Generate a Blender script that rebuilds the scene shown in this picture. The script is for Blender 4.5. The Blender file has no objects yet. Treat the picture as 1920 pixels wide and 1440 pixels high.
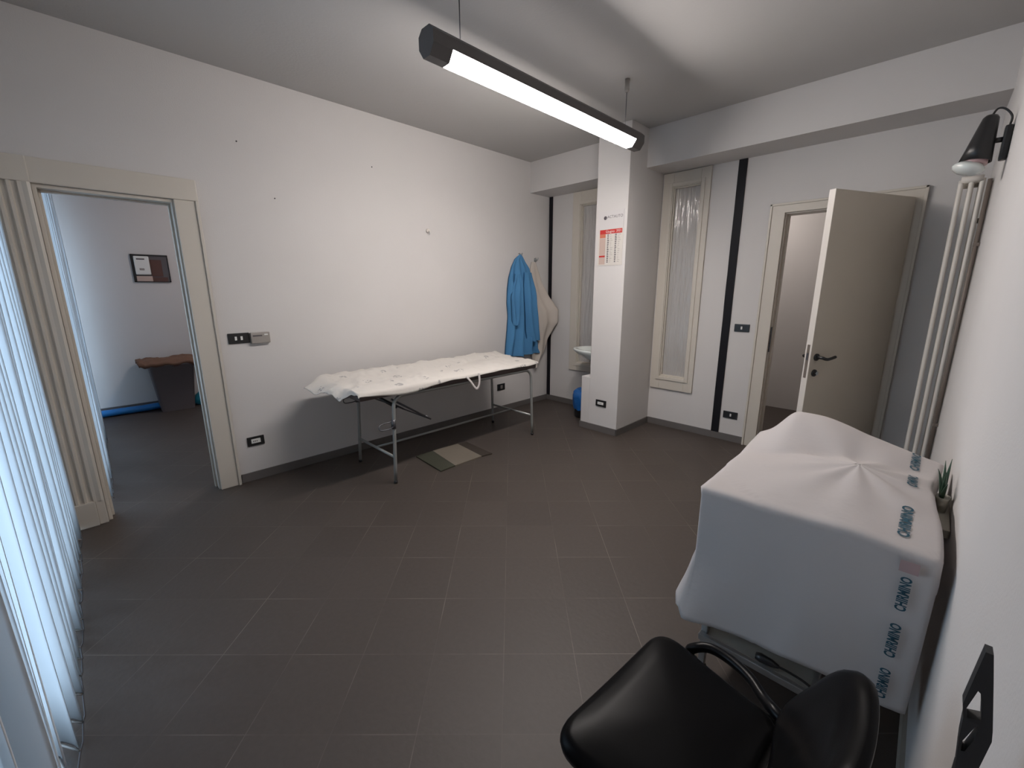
import bpy, bmesh, math, random
from mathutils import Vector, Matrix, noise
random.seed(4)
PI = math.pi
sc = bpy.context.scene
C = sc.collection

# ------------------------------------------------------------------ materials
def new_mat(name):
    m = bpy.data.materials.new(name); m.use_nodes = True
    nt = m.node_tree
    return m, nt, nt.nodes["Principled BSDF"]

def setp(b, **k):
    for n, v in k.items():
        n = n.replace('_', ' ')
        if n in b.inputs:
            b.inputs[n].default_value = v

def simple(name, col, rough=0.5, metal=0.0, bump=0.0, bscale=60, var=0.0, spec=0.5, stretch=None, coat=0.0):
    m, nt, b = new_mat(name)
    setp(b, Base_Color=(*col, 1), Roughness=rough, Metallic=metal)
    b.inputs['Specular IOR Level'].default_value = spec
    b.inputs['Coat Weight'].default_value = coat
    tc = nt.nodes.new('ShaderNodeTexCoord'); mp = nt.nodes.new('ShaderNodeMapping')
    nt.links.new(tc.outputs['Object'], mp.inputs[0])
    if stretch: mp.inputs['Scale'].default_value = stretch
    n = nt.nodes.new('ShaderNodeTexNoise'); n.inputs['Scale'].default_value = bscale
    n.inputs['Detail'].default_value = 4
    nt.links.new(mp.outputs[0], n.inputs['Vector'])
    if bump > 0:
        bp = nt.nodes.new('ShaderNodeBump'); bp.inputs['Strength'].default_value = bump
        bp.inputs['Distance'].default_value = 0.01
        nt.links.new(n.outputs[0], bp.inputs['Height']); nt.links.new(bp.outputs[0], b.inputs['Normal'])
    if var > 0:
        n2 = nt.nodes.new('ShaderNodeTexNoise'); n2.inputs['Scale'].default_value = 2.2
        nt.links.new(mp.outputs[0], n2.inputs['Vector'])
        mx = nt.nodes.new('ShaderNodeMix'); mx.data_type = 'RGBA'
        mx.inputs[6].default_value = (*[c * (1 - var) for c in col], 1)
        mx.inputs[7].default_value = (*[min(1, c * (1 + var)) for c in col], 1)
        nt.links.new(n2.outputs[0], mx.inputs[0]); nt.links.new(mx.outputs[2], b.inputs['Base Color'])
    return m

M = {}
M['wall'] = simple('white_plaster', (0.60, 0.582, 0.572), 0.85, bump=0.07, bscale=130, var=0.03, spec=0.2)
M['ceil'] = simple('ceiling_paint', (0.47, 0.46, 0.45), 0.9, bump=0.1, bscale=60, var=0.03, spec=0.2)
M['cream'] = simple('cream_paint', (0.56, 0.52, 0.46), 0.42, bump=0.05, bscale=30, var=0.03, spec=0.4)
M['cream_pale'] = simple('pale_cream_lacquer', (0.64, 0.60, 0.55), 0.4, bump=0.04, bscale=25, var=0.03)
M['leaf'] = simple('door_beige', (0.50, 0.455, 0.385), 0.38, bump=0.03, bscale=20, var=0.05)
M['skirt'] = simple('grey_skirting_tile', (0.13, 0.12, 0.115), 0.35, var=0.2)
M['skirt_beige'] = simple('beige_skirting', (0.42, 0.39, 0.34), 0.5, var=0.08)
M['black'] = simple('black_plastic', (0.012, 0.012, 0.013), 0.35)
M['strip'] = simple('black_cable_channel', (0.008, 0.008, 0.011), 0.6, var=0.2, spec=0.2)
M['white_pl'] = simple('white_plastic', (0.72, 0.72, 0.70), 0.35)
M['grey_pl'] = simple('grey_plastic', (0.30, 0.275, 0.255), 0.45, var=0.06)
M['vinyl'] = simple('black_vinyl', (0.004, 0.004, 0.0045), 0.30, bump=0.02, bscale=260, spec=0.07)
M['blacktube'] = simple('black_enamel_tube', (0.004, 0.004, 0.005), 0.3, spec=0.15)
M['steel'] = simple('grey_enamel_tube', (0.30, 0.31, 0.30), 0.35, metal=0.35, var=0.05)
M['darksteel'] = simple('dark_steel', (0.10, 0.10, 0.11), 0.4, metal=0.6)
M['chrome'] = simple('brushed_aluminium', (0.45, 0.47, 0.48), 0.28, metal=0.85)
M['brownvinyl'] = simple('brown_vinyl', (0.075, 0.055, 0.052), 0.5, var=0.15)
M['ceramic'] = simple('white_ceramic', (0.72, 0.76, 0.73), 0.12)
M['bin'] = simple('grey_bin_plastic', (0.155, 0.135, 0.14), 0.5, var=0.08)
M['brownpaper'] = simple('brown_paper', (0.16, 0.085, 0.055), 0.8, bump=0.4, bscale=18, var=0.15)
M['bluebag'] = simple('blue_plastic_bag', (0.01, 0.10, 0.33), 0.35, bump=0.6, bscale=24, var=0.25)
M['cyanbag'] = simple('cyan_plastic_bag', (0.02, 0.22, 0.32), 0.4, bump=0.6, bscale=20, var=0.25)
M['bluesheet'] = simple('blue_plastic_sheet', (0.015, 0.17, 0.48), 0.35, bump=0.5, bscale=12, var=0.25)
M['bluecloth'] = simple('blue_gown_fabric', (0.075, 0.225, 0.43), 0.85, bump=0.25, bscale=120, var=0.12, spec=0.15)
M['whitecloth'] = simple('off_white_gown_fabric', (0.53, 0.48, 0.43), 0.9, bump=0.2, bscale=90, var=0.06, spec=0.1)
M['lampbody'] = simple('dark_grey_lamp_metal', (0.10, 0.092, 0.090), 0.45, var=0.1)
M['leafgreen'] = simple('aloe_green', (0.035, 0.075, 0.045), 0.45, var=0.3)
M['paper'] = simple('calendar_paper', (0.60, 0.57, 0.53), 0.6)
M['paperhead'] = simple('calendar_header_paper', (0.58, 0.56, 0.56), 0.6)
M['red'] = simple('red_print', (0.50, 0.03, 0.025), 0.6)
M['orange'] = simple('orange_print', (0.55, 0.17, 0.10), 0.6)
M['salmon'] = simple('pale_pink_print', (0.50, 0.38, 0.33), 0.6)
M['ink'] = simple('dark_print', (0.08, 0.07, 0.08), 0.6)
M['inkwhite'] = simple('white_print', (0.75, 0.65, 0.62), 0.6)
M['teal'] = simple('teal_print', (0.012, 0.065, 0.10), 0.7)
M['pinkprint'] = simple('pale_red_print', (0.38, 0.27, 0.27), 0.7)
M['brownpanel'] = simple('brown_panel', (0.10, 0.045, 0.035), 0.25, var=0.2)
M['greypanel'] = simple('smoked_panel', (0.10, 0.09, 0.095), 0.2, var=0.2)
M['bulb'] = simple('frosted_bulb_glass', (0.62, 0.66, 0.64), 0.12, coat=0.6)
M['pinkcap'] = simple('pale_rose_bulb_base', (0.45, 0.30, 0.30), 0.35)
M['violet'] = simple('violet_plastic', (0.06, 0.05, 0.16), 0.4)
M['device'] = simple('grey_device_shell', (0.22, 0.22, 0.25), 0.45, var=0.1)
M['matgreen'] = simple('dark_green_mat', (0.055, 0.056, 0.042), 0.95, bump=0.4, bscale=200, var=0.2, spec=0.1)
M['matbrown'] = simple('brown_mat', (0.052, 0.043, 0.037), 0.95, bump=0.4, bscale=200, var=0.2, spec=0.1)
M['matbeige'] = simple('beige_mat', (0.175, 0.152, 0.125), 0.95, bump=0.4, bscale=200, var=0.12, spec=0.1)
M['pipe'] = simple('dull_grey_pipe', (0.16, 0.13, 0.11), 0.5, var=0.2)
M['trayplate'] = simple('pale_grey_shelf_plate', (0.33, 0.33, 0.30), 0.4, var=0.1)
M['potclay'] = simple('cream_pot', (0.42, 0.40, 0.34), 0.6, var=0.1)
M['ironwork'] = simple('black_iron', (0.012, 0.012, 0.014), 0.45)
M['frame_ext'] = simple('white_window_frame', (0.7, 0.7, 0.68), 0.4)

# dark tiled floor laid diagonally, thin patchy pale joints
def floor_mat():
    m, nt, b = new_mat('dark_diagonal_floor_tiles')
    N, L = nt.nodes, nt.links
    tc = N.new('ShaderNodeTexCoord'); sp = N.new('ShaderNodeSeparateXYZ'); L.new(tc.outputs['Object'], sp.inputs[0])
    def math_(op, a, c=None):
        n = N.new('ShaderNodeMath'); n.operation = op
        for i, v in enumerate((a, c)):
            if v is None: continue
            if isinstance(v, (int, float)): n.inputs[i].default_value = v
            else: L.new(v, n.inputs[i])
        return n.outputs[0]
    X, Y = sp.outputs[0], sp.outputs[1]
    r2 = 2 ** .5
    s = math_('DIVIDE', math_('SUBTRACT', Y, X), r2); t = math_('DIVIDE', math_('ADD', X, Y), r2)
    def line(v, off, pitch, w):
        f = math_('FRACT', math_('DIVIDE', math_('SUBTRACT', v, off), pitch))
        d = math_('ABSOLUTE', math_('SUBTRACT', f, 0.5))
        return math_('GREATER_THAN', d, 0.5 - w / pitch / 2)
    l1 = line(s, -3.925, 0.328, 0.0030); l2 = line(t, -0.521, 0.296, 0.0030)
    ln = math_('MAXIMUM', l1, l2)
    nz = N.new('ShaderNodeTexNoise'); nz.inputs['Scale'].default_value = 2.6; L.new(tc.outputs['Object'], nz.inputs['Vector'])
    nz.inputs['Detail'].default_value = 3
    ramp = N.new('ShaderNodeMapRange'); ramp.inputs[1].default_value = 0.44; ramp.inputs[2].default_value = 0.66
    L.new(nz.outputs[0], ramp.inputs[0])
    msk = math_('MULTIPLY', ln, math_('ADD', math_('MULTIPLY', ramp.outputs[0], 0.36), 0.04))
    # per tile tone
    wn = N.new('ShaderNodeTexWhiteNoise'); wn.noise_dimensions = '2D'
    cb = N.new('ShaderNodeCombineXYZ')
    L.new(math_('FLOOR', math_('DIVIDE', math_('SUBTRACT', s, -3.925), 0.328)), cb.inputs[0])
    L.new(math_('FLOOR', math_('DIVIDE', math_('SUBTRACT', t, -0.521), 0.296)), cb.inputs[1])
    L.new(cb.outputs[0], wn.inputs['Vector'])
    fine = N.new('ShaderNodeTexNoise'); fine.inputs['Scale'].default_value = 45; fine.inputs['Detail'].default_value = 6
    L.new(tc.outputs['Object'], fine.inputs['Vector'])
    mix = math_('ADD', math_('MULTIPLY', wn.outputs[0], 0.35), math_('MULTIPLY', fine.outputs[0], 0.65))
    mx = N.new('ShaderNodeMix'); mx.data_type = 'RGBA'
    mx.inputs[6].default_value = (0.052, 0.0415, 0.036, 1); mx.inputs[7].default_value = (0.074, 0.060, 0.052, 1)
    L.new(mix, mx.inputs[0])
    m2 = N.new('ShaderNodeMix'); m2.data_type = 'RGBA'; L.new(msk, m2.inputs[0]); L.new(mx.outputs[2], m2.inputs[6])
    m2.inputs[7].default_value = (0.30, 0.26, 0.22, 1)
    L.new(m2.outputs[2], b.inputs['Base Color'])
    b.inputs['Roughness'].default_value = 0.5
    b.inputs['Specular IOR Level'].default_value = 0.35
    bp = N.new('ShaderNodeBump'); bp.inputs['Strength'].default_value = 0.08; bp.inputs['Distance'].default_value = 0.01
    L.new(fine.outputs[0], bp.inputs['Height']); L.new(bp.outputs[0], b.inputs['Normal'])
    return m
M['floor'] = floor_mat()

# thin fabric that lets some light through
def fabric(name, col, trans=0.4, see=0.0, rough=0.9, bump=0.15, scale=80):
    m, nt, b = new_mat(name); N, L = nt.nodes, nt.links
    setp(b, Base_Color=(*col, 1), Roughness=rough); b.inputs['Specular IOR Level'].default_value = 0.15
    tr = N.new('ShaderNodeBsdfTranslucent'); tr.inputs[0].default_value = (*col, 1)
    mx = N.new('ShaderNodeMixShader'); mx.inputs[0].default_value = trans
    out = N['Material Output']
    L.new(b.outputs[0], mx.inputs[1]); L.new(tr.outputs[0], mx.inputs[2])
    last = mx
    if see > 0:
        t = N.new('ShaderNodeBsdfTransparent'); m3 = N.new('ShaderNodeMixShader'); m3.inputs[0].default_value = see
        L.new(mx.outputs[0], m3.inputs[1]); L.new(t.outputs[0], m3.inputs[2]); last = m3
    L.new(last.outputs[0], out.inputs[0])
    tc = N.new('ShaderNodeTexCoord'); n = N.new('ShaderNodeTexNoise'); n.inputs['Scale'].default_value = scale
    L.new(tc.outputs['Object'], n.inputs['Vector'])
    bp = N.new('ShaderNodeBump'); bp.inputs['Strength'].default_value = bump; bp.inputs['Distance'].default_value = 0.01
    L.new(n.outputs[0], bp.inputs['Height']); L.new(bp.outputs[0], b.inputs['Normal'])
    return m, nt, b
M['vane'] = fabric('white_blind_fabric', (0.72, 0.74, 0.76), 0.33, bump=0.05)[0]
M['drape'] = fabric('white_nonwoven_sheet', (0.62, 0.585, 0.575), 0.20, see=0.10, bump=0.1, scale=40)[0]
_m, _nt, _b = fabric('white_sheet_with_small_print', (0.68, 0.65, 0.62), 0.15, bump=0.2, scale=30)
def sheet_print(nt, b):
    N, L = nt.nodes, nt.links
    tc = N.new('ShaderNodeTexCoord')
    v = N.new('ShaderNodeTexVoronoi'); v.inputs['Scale'].default_value = 7.0; v.inputs['Randomness'].default_value = 0.8
    n = N.new('ShaderNodeTexNoise'); n.inputs['Scale'].default_value = 40
    n.inputs['Detail'].default_value = 1
    L.new(tc.outputs['Object'], v.inputs['Vector']); L.new(tc.outputs['Object'], n.inputs['Vector'])
    a = N.new('ShaderNodeMath'); a.operation = 'LESS_THAN'; a.inputs[1].default_value = 0.26; L.new(v.outputs['Distance'], a.inputs[0])
    c = N.new('ShaderNodeMapRange'); c.inputs[1].default_value = 0.49; c.inputs[2].default_value = 0.56; L.new(n.outputs[0], c.inputs[0])
    d = N.new('ShaderNodeMath'); d.operation = 'MULTIPLY'; L.new(a.outputs[0], d.inputs[0]); L.new(c.outputs[0], d.inputs[1])
    e = N.new('ShaderNodeMath'); e.operation = 'MULTIPLY'; e.inputs[1].default_value = 0.62; L.new(d.outputs[0], e.inputs[0])
    mx = N.new('ShaderNodeMix'); mx.data_type = 'RGBA'; L.new(e.outputs[0], mx.inputs[0])
    mx.inputs[6].default_value = (0.70, 0.67, 0.63, 1); mx.inputs[7].default_value = (0.17, 0.17, 0.19, 1)
    L.new(mx.outputs[2], b.inputs['Base Color'])
sheet_print(_nt, _b); M['sheet'] = _m

def emit(name, col, s, backdim=None):
    m = bpy.data.materials.new(name); m.use_nodes = True; nt = m.node_tree
    nt.nodes.remove(nt.nodes['Principled BSDF'])
    e = nt.nodes.new('ShaderNodeEmission'); e.inputs[0].default_value = (*col, 1); e.inputs[1].default_value = s
    nt.links.new(e.outputs[0], nt.nodes['Material Output'].inputs[0]); return m
LAMP = 88.0
M['tube'] = emit('lit_fluorescent_diffuser', (1.0, 0.925, 0.88), LAMP)
M['added_uplight'] = emit('added_ceiling_glow', (1.0, 0.92, 0.88), 3.2)  # glow of an added strip, evens out the ceiling above the pendant
M['added_roomlamp'] = emit('added_corridor_light', (1.0, 0.90, 0.84), 52.0)  # for the unseen lamp added in the corridor

M['added_roomlamp_next'] = emit('added_next_room_light', (1.0, 0.88, 0.84), 78.0)  # for the unseen lamp added in the adjoining room

# patterned frosted pane: long vertical ripples
def pane_mat():
    m, nt, b = new_mat('rippled_frosted_glass'); N, L = nt.nodes, nt.links
    setp(b, Base_Color=(0.66, 0.64, 0.62, 1), Roughness=0.07)
    b.inputs['Transmission Weight'].default_value = 0.35
    b.inputs['Specular IOR Level'].default_value = 0.9
    tc = N.new('ShaderNodeTexCoord'); mp = N.new('ShaderNodeMapping'); mp.inputs['Scale'].default_value = (42, 42, 3.0)
    L.new(tc.outputs['Object'], mp.inputs[0])
    n = N.new('ShaderNodeTexNoise'); n.inputs['Scale'].default_value = 1.0; n.inputs['Detail'].default_value = 2
    L.new(mp.outputs[0], n.inputs['Vector'])
    bp = N.new('ShaderNodeBump'); bp.inputs['Strength'].default_value = 0.9; bp.inputs['Distance'].default_value = 0.02
    L.new(n.outputs[0], bp.inputs['Height']); L.new(bp.outputs[0], b.inputs['Normal'])
    return m
M['pane'] = pane_mat()
def clear_glass(name, tint, w):
    m, nt, b = new_mat(name); N, L = nt.nodes, nt.links
    t = N.new('ShaderNodeBsdfTransparent'); t.inputs[0].default_value = (*tint, 1)
    g = N.new('ShaderNodeBsdfGlossy'); g.inputs['Roughness'].default_value = 0.04
    mx = N.new('ShaderNodeMixShader'); mx.inputs[0].default_value = w
    L.new(t.outputs[0], mx.inputs[1]); L.new(g.outputs[0], mx.inputs[2]); L.new(mx.outputs[0], N['Material Output'].inputs[0])
    N.remove(b); return m
M['glass'] = clear_glass('clear_window_glass', (0.97, 0.99, 0.99), 0.06)
M['shelfglass'] = clear_glass('greenish_shelf_glass', (0.55, 0.62, 0.60), 0.16)

# ------------------------------------------------------------------ mesh helpers
class MB:
    def __init__(s): s.v = []; s.f = []; s.mi = []; s.sm = []; s.cur = 0; s.smooth = False
    def add(s, vs, fs, smooth=None):
        o = len(s.v); s.v += [tuple(v) for v in vs]
        for f in fs:
            s.f.append(tuple(i + o for i in f)); s.mi.append(s.cur); s.sm.append(s.smooth if smooth is None else smooth)
        return s
    def box(s, x0, x1, y0, y1, z0, z1, bev=0.0, rot=None, org=None):
        bm = bmesh.new(); bmesh.ops.create_cube(bm, size=1)
        for v in bm.verts: v.co = Vector(((x0 + x1) / 2 + v.co.x * (x1 - x0), (y0 + y1) / 2 + v.co.y * (y1 - y0), (z0 + z1) / 2 + v.co.z * (z1 - z0)))
        if bev > 0: bmesh.ops.bevel(bm, geom=list(bm.edges), offset=bev, segments=2, affect='EDGES', profile=0.6)
        s._bm(bm, rot, org); return s
    def _bm(s, bm, rot=None, org=None, smooth=None):
        if rot is not None:
            for v in bm.verts: v.co = rot @ (v.co - Vector(org)) + Vector(org)
        bm.verts.index_update()
        s.add([v.co[:] for v in bm.verts], [[v.index for v in f.verts] for f in bm.faces], smooth); bm.free()
    def tube(s, pts, r, n=10, cap=True, closed=False):
        pts = [Vector(p) for p in pts]; rs = r if isinstance(r, (list, tuple)) else [r] * len(pts)
        tan = []
        for i in range(len(pts)):
            a = pts[i - 1] if (i > 0 or closed) else pts[i]; b = pts[(i + 1) % len(pts)] if (i < len(pts) - 1 or closed) else pts[i]
            tan.append((b - a).normalized())
        up = Vector((0, 0, 1)) if abs(tan[0].z) < 0.9 else Vector((1, 0, 0))
        nrm = (up - tan[0] * up.dot(tan[0])).normalized(); vs = []; fs = []
        for i, p in enumerate(pts):
            nrm = (nrm - tan[i] * nrm.dot(tan[i]))
            nrm = nrm.normalized() if nrm.length > 1e-6 else Vector((1, 0, 0)); bn = tan[i].cross(nrm)
            for k in range(n):
                a = 2 * PI * k / n; vs.append(p + (nrm * math.cos(a) + bn * math.sin(a)) * rs[i])
        m = len(pts)
        for i in range(m - 1 + (1 if closed else 0)):
            j = (i + 1) % m
            for k in range(n): fs.append((i * n + k, i * n + (k + 1) % n, j * n + (k + 1) % n, j * n + k))
        if cap and not closed:
            fs.append(tuple(reversed(range(n)))); fs.append(tuple(range((m - 1) * n, m * n)))
        s.add(vs, fs, True); return s
    def lathe(s, prof, c=(0, 0, 0), n=28, sx=1, sy=1, mat=None):
        vs = []; fs = []
        for (r, z) in prof:
            for k in range(n):
                a = 2 * PI * k / n; p = Vector((r * sx * math.cos(a), r * sy * math.sin(a), z))
                if mat is not None: p = mat @ p
                vs.append(p + Vector(c))
        for i in range(len(prof) - 1):
            for k in range(n): fs.append((i * n + k, i * n + (k + 1) % n, (i + 1) * n + (k + 1) % n, (i + 1) * n + k))
        fs.append(tuple(reversed(range(n)))); fs.append(tuple(range((len(prof) - 1) * n, len(prof) * n)))
        s.add(vs, fs, True); return s
    def prism(s, poly, a0, a1, fn):
        n = len(poly); vs = [fn(p, q, a0) for p, q in poly] + [fn(p, q, a1) for p, q in poly]
        fs = [tuple(range(n)), tuple(reversed(range(n, 2 * n)))] + [(i, i + n, (i + 1) % n + n, (i + 1) % n) for i in range(n)]
        s.add(vs, fs, False); return s
    def grid(s, rows, closed=False):
        m, n = len(rows), len(rows[0]); vs = [p for r in rows for p in r]; fs = []
        for i in range(m - 1):
            for k in range(n if closed else n - 1):
                fs.append((i * n + k, i * n + (k + 1) % n, (i + 1) * n + (k + 1) % n, (i + 1) * n + k))
        s.add(vs, fs, True); return s
    def build(s, name, mats, parent=None, loc=None, fix=True, bevel=0):
        me = bpy.data.meshes.new(name); me.from_pydata([tuple(v) for v in s.v], [], s.f)
        if not isinstance(mats, (list, tuple)): mats = [mats]
        for m in mats: me.materials.append(m)
        for i, p in enumerate(me.polygons): p.material_index = s.mi[i]; p.use_smooth = s.sm[i]
        if fix:
            bm = bmesh.new(); bm.from_mesh(me); bmesh.ops.recalc_face_normals(bm, faces=bm.faces); bm.to_mesh(me); bm.free()
        me.update(); o = bpy.data.objects.new(name, me); C.objects.link(o)
        if parent is not None:
            o.parent = parent
            w = Vector((0, 0, 0)); q = parent
            while q is not None: w += q.location; q = q.parent
            o.location = -w      # parents are unrotated empties: children keep world coordinates
        return o

def recenter(o):
    """move a mesh object's origin to the middle of its underside"""
    vs = [v.co.copy() for v in o.data.vertices]
    c = Vector(((min(v.x for v in vs) + max(v.x for v in vs)) / 2, (min(v.y for v in vs) + max(v.y for v in vs)) / 2, min(v.z for v in vs)))
    o.data.transform(Matrix.Translation(-c)); o.location = o.location + c
    return o

def thing(name, label, cat, loc, group=None):
    o = bpy.data.objects.new(name, None); o.empty_display_size = 0.05; C.objects.link(o); o.location = loc
    o['label'] = label; o['category'] = cat
    if group: o['group'] = group
    return o
def tag(o, label, cat, group=None, kind=None):
    o['label'] = label; o['category'] = cat
    if group: o['group'] = group
    if kind: o['kind'] = kind
    recenter(o) if o.parent is None else None
    return o
def struct(o, label=None, cat=None):
    o['kind'] = 'structure'
    if label: o['label'] = label
    if cat: o['category'] = cat
    return o

def holed(mb, axis, a0, a1, u0, u1, v0, v1, holes):
    """slab between a0..a1 on 'axis', spanning u,v with rectangular holes; outer faces only"""
    us = sorted({u0, u1, *[h[0] for h in holes], *[h[1] for h in holes]}); vs = sorted({v0, v1, *[h[2] for h in holes], *[h[3] for h in holes]})
    us = [u for u in us if u0 <= u <= u1]; vs = [v for v in vs if v0 <= v <= v1]
    def solid(i, j):
        if i < 0 or j < 0 or i >= len(us) - 1 or j >= len(vs) - 1: return False
        cu, cv = (us[i] + us[i + 1]) / 2, (vs[j] + vs[j + 1]) / 2
        return not any(h[0] < cu < h[1] and h[2] < cv < h[3] for h in holes)
    P = (lambda a, u, v: (a, u, v)) if axis == 'x' else (lambda a, u, v: (u, a, v))
    for i in range(len(us) - 1):
        for j in range(len(vs) - 1):
            if not solid(i, j): continue
            U0, U1, V0, V1 = us[i], us[i + 1], vs[j], vs[j + 1]
            for a in (a0, a1): mb.add([P(a, U0, V0), P(a, U1, V0), P(a, U1, V1), P(a, U0, V1)], [(0, 1, 2, 3)])
            if not solid(i - 1, j): mb.add([P(a0, U0, V0), P(a1, U0, V0), P(a1, U0, V1), P(a0, U0, V1)], [(0, 1, 2, 3)])
            if not solid(i + 1, j): mb.add([P(a0, U1, V0), P(a1, U1, V0), P(a1, U1, V1), P(a0, U1, V1)], [(0, 1, 2, 3)])
            if not solid(i, j - 1): mb.add([P(a0, U0, V0), P(a1, U0, V0), P(a1, U1, V0), P(a0, U1, V0)], [(0, 1, 2, 3)])
            if not solid(i, j + 1): mb.add([P(a0, U0, V1), P(a1, U0, V1), P(a1, U1, V1), P(a0, U1, V1)], [(0, 1, 2, 3)])
    return mb
def weld(o):
    bm = bmesh.new(); bm.from_mesh(o.data); bmesh.ops.remove_doubles(bm, verts=bm.verts, dist=1e-5)
    bmesh.ops.recalc_face_normals(bm, faces=bm.faces); bm.to_mesh(o.data); bm.free(); return o

def text_mesh(s, size, mapper, name, mat, parent, ext=0.0, align='CENTER', font_scale=(1, 1), bold=0.0):
    cu = bpy.data.curves.new('t', 'FONT'); cu.body = s; cu.size = size; cu.align_x = align; cu.align_y = 'CENTER'; cu.resolution_u = 3
    cu.fill_mode = 'FRONT'; cu.offset = size * bold
    t = bpy.data.objects.new('t', cu); C.objects.link(t)
    bpy.context.view_layer.update()
    dg = bpy.context.evaluated_depsgraph_get()
    me = bpy.data.meshes.new_from_object(t.evaluated_get(dg))
    bpy.data.objects.remove(t); bpy.data.curves.remove(cu)
    bm = bmesh.new(); bm.from_mesh(me)
    for v in bm.verts: v.co = Vector(mapper(v.co.x * font_scale[0], v.co.y * font_scale[1]))
    bm.to_mesh(me); bm.free(); me.materials.clear(); me.materials.append(mat)
    o = bpy.data.objects.new(name, me); C.objects.link(o)
    if parent is not None:
        o.parent = parent
        w = Vector((0, 0, 0)); q = parent
        while q is not None: w += q.location; q = q.parent
        o.location = -w
    return o

def arc(c, r, a0, a1, n, fn):
    return [fn(c[0] + r * math.cos(a0 + (a1 - a0) * i / n), c[1] + r * math.sin(a0 + (a1 - a0) * i / n)) for i in range(n + 1)]
def smooth_path(pts, k=6):
    P = [Vector(p) for p in pts]; out = []
    for i in range(len(P) - 1):
        p0 = P[max(i - 1, 0)]; p1 = P[i]; p2 = P[i + 1]; p3 = P[min(i + 2, len(P) - 1)]
        for j in range(k):
            t = j / k
            out.append(0.5 * ((2 * p1) + (-p0 + p2) * t + (2 * p0 - 5 * p1 + 4 * p2 - p3) * t * t + (-p0 + 3 * p1 - 3 * p2 + p3) * t ** 3))
    out.append(P[-1]); return out
def lerp(a, b, t): return a + (b - a) * t
def table(rows, z):
    """piecewise linear rows (z, a, b, ...) sorted by descending z"""
    if z >= rows[0][0]: return rows[0][1:]
    for r0, r1 in zip(rows, rows[1:]):
        if z >= r1[0]:
            t = (r0[0] - z) / (r0[0] - r1[0]); t = t * t * (3 - 2 * t) * 0.35 + t * 0.65
            return tuple(lerp(a, b, t) for a, b in zip(r0[1:], r1[1:]))
    return rows[-1][1:]

# ------------------------------------------------------------------ room
H = 2.978; YF = -4.98; SK = 0.07
def WX(y): return 3.825 - 0.010 * y            # inner face of the right wall

fl = MB(); fl.box(-3.5, 4.15, -5.2, 2.0, -0.12, 0.0); struct(fl.build('floor', M['floor']), 'dark grey-brown tiled floor laid diagonally with thin pale joints', 'floor')
ce = MB(); ce.box(-3.5, 4.15, -5.2, 0.16, H, H + 0.12); struct(ce.build('ceiling', M['ceil']), 'plain off-white ceiling above the pendant lamp', 'ceiling')

wa = holed(MB(), 'x', -0.14, 0.0, YF, 0.14, 0, H, [(-4.50, -3.86, -0.01, 2.09)])
struct(weld(wa.build('wall_left', M['wall'])), 'white plaster wall behind the examination couch', 'wall')
WIN = [(0.50, 0.86, 0.57, 2.49), (1.63, 1.925, 0.557, 2.505)]
wb = holed(MB(), 'y', 0.0, 0.14, 0.0, 3.90, 0, H, [(2.645, 3.440, -0.01, 2.145)] + WIN)
struct(weld(wb.build('wall_back', M['wall'])), 'white wall with the tall frosted windows and the open door', 'wall')
wc = MB(); wc.add([(WX(0.14), 0.14, 0), (WX(YF), YF, 0), (WX(YF) + .14, YF, 0), (WX(0.14) + .14, 0.14, 0),
                   (WX(0.14), 0.14, H), (WX(YF), YF, H), (WX(YF) + .14, YF, H), (WX(0.14) + .14, 0.14, H)],
                  [(0, 1, 5, 4), (2, 3, 7, 6), (1, 2, 6, 5), (3, 0, 4, 7), (4, 5, 6, 7), (0, 3, 2, 1)])
struct(wc.build('wall_right', M['wall']), 'white plaster wall close on the right with the black spotlight', 'wall')
wf = holed(MB(), 'y', YF - 0.14, YF, -3.5, 4.05, 0, H, [(0.10, 2.3, 0.03, 2.40), (-3.1, -0.35, 0.03, 2.40)])
struct(weld(wf.build('wall_front', M['wall'])), 'window wall behind the vertical blinds', 'wall')

# beam with the pillar and the low ledge at its foot
bmx = MB(); bmx.box(0.0, WX(-.363) , -0.363, 0.0, 2.637, H); struct(bmx.build('trim_1', M['wall']), 'white ceiling beam over the door and frosted windows', 'beam')
pl = MB(); pl.box(1.176, 1.522, -0.675, 0.0, 0, H, 0.004); pl.box(1.070, 1.176, -0.675, 0.0, 0, 0.578, 0.004)
struct(pl.build('wall_pillar', M['wall']), 'square white pillar carrying the calendar, with a low ledge at its left foot', 'pillar')

# skirtings
sk = MB(); sk.box(0, 0.012, -3.725, 0.0, 0, SK, 0.002); struct(sk.build('baseboard_left', M['skirt']), 'dark grey skirting tiles under the couch', 'skirting')
sk = MB()
sk.box(0.012, 1.07, -0.012, 0, 0, SK, 0.002); sk.box(1.06, 1.070, -0.685, -0.012, 0, SK, 0.002); sk.box(1.06, 1.532, -0.687, -0.675, 0, SK, 0.002)
sk.box(1.522, 1.534, -0.687, -0.012, 0, SK, 0.002); sk.box(1.534, 2.54, -0.012, 0, 0, SK, 0.002); sk.box(3.535, 3.82, -0.012, 0, 0, SK, 0.002)
struct(sk.build('baseboard_back', M['skirt']), 'dark grey skirting tiles around the pillar foot', 'skirting')
sk = MB(); sk.add([(WX(y) - d, y, z) for z in (0, 0.075) for (y, d) in ((0, 0), (YF, 0), (YF, .012), (0, .012))],
                  [(0, 1, 2, 3), (7, 6, 5, 4), (0, 4, 5, 1), (1, 5, 6, 2), (2, 6, 7, 3), (3, 7, 4, 0)])
struct(sk.build('baseboard_right', M['skirt_beige']), 'beige skirting along the right wall beside the black chair', 'skirting')

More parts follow.
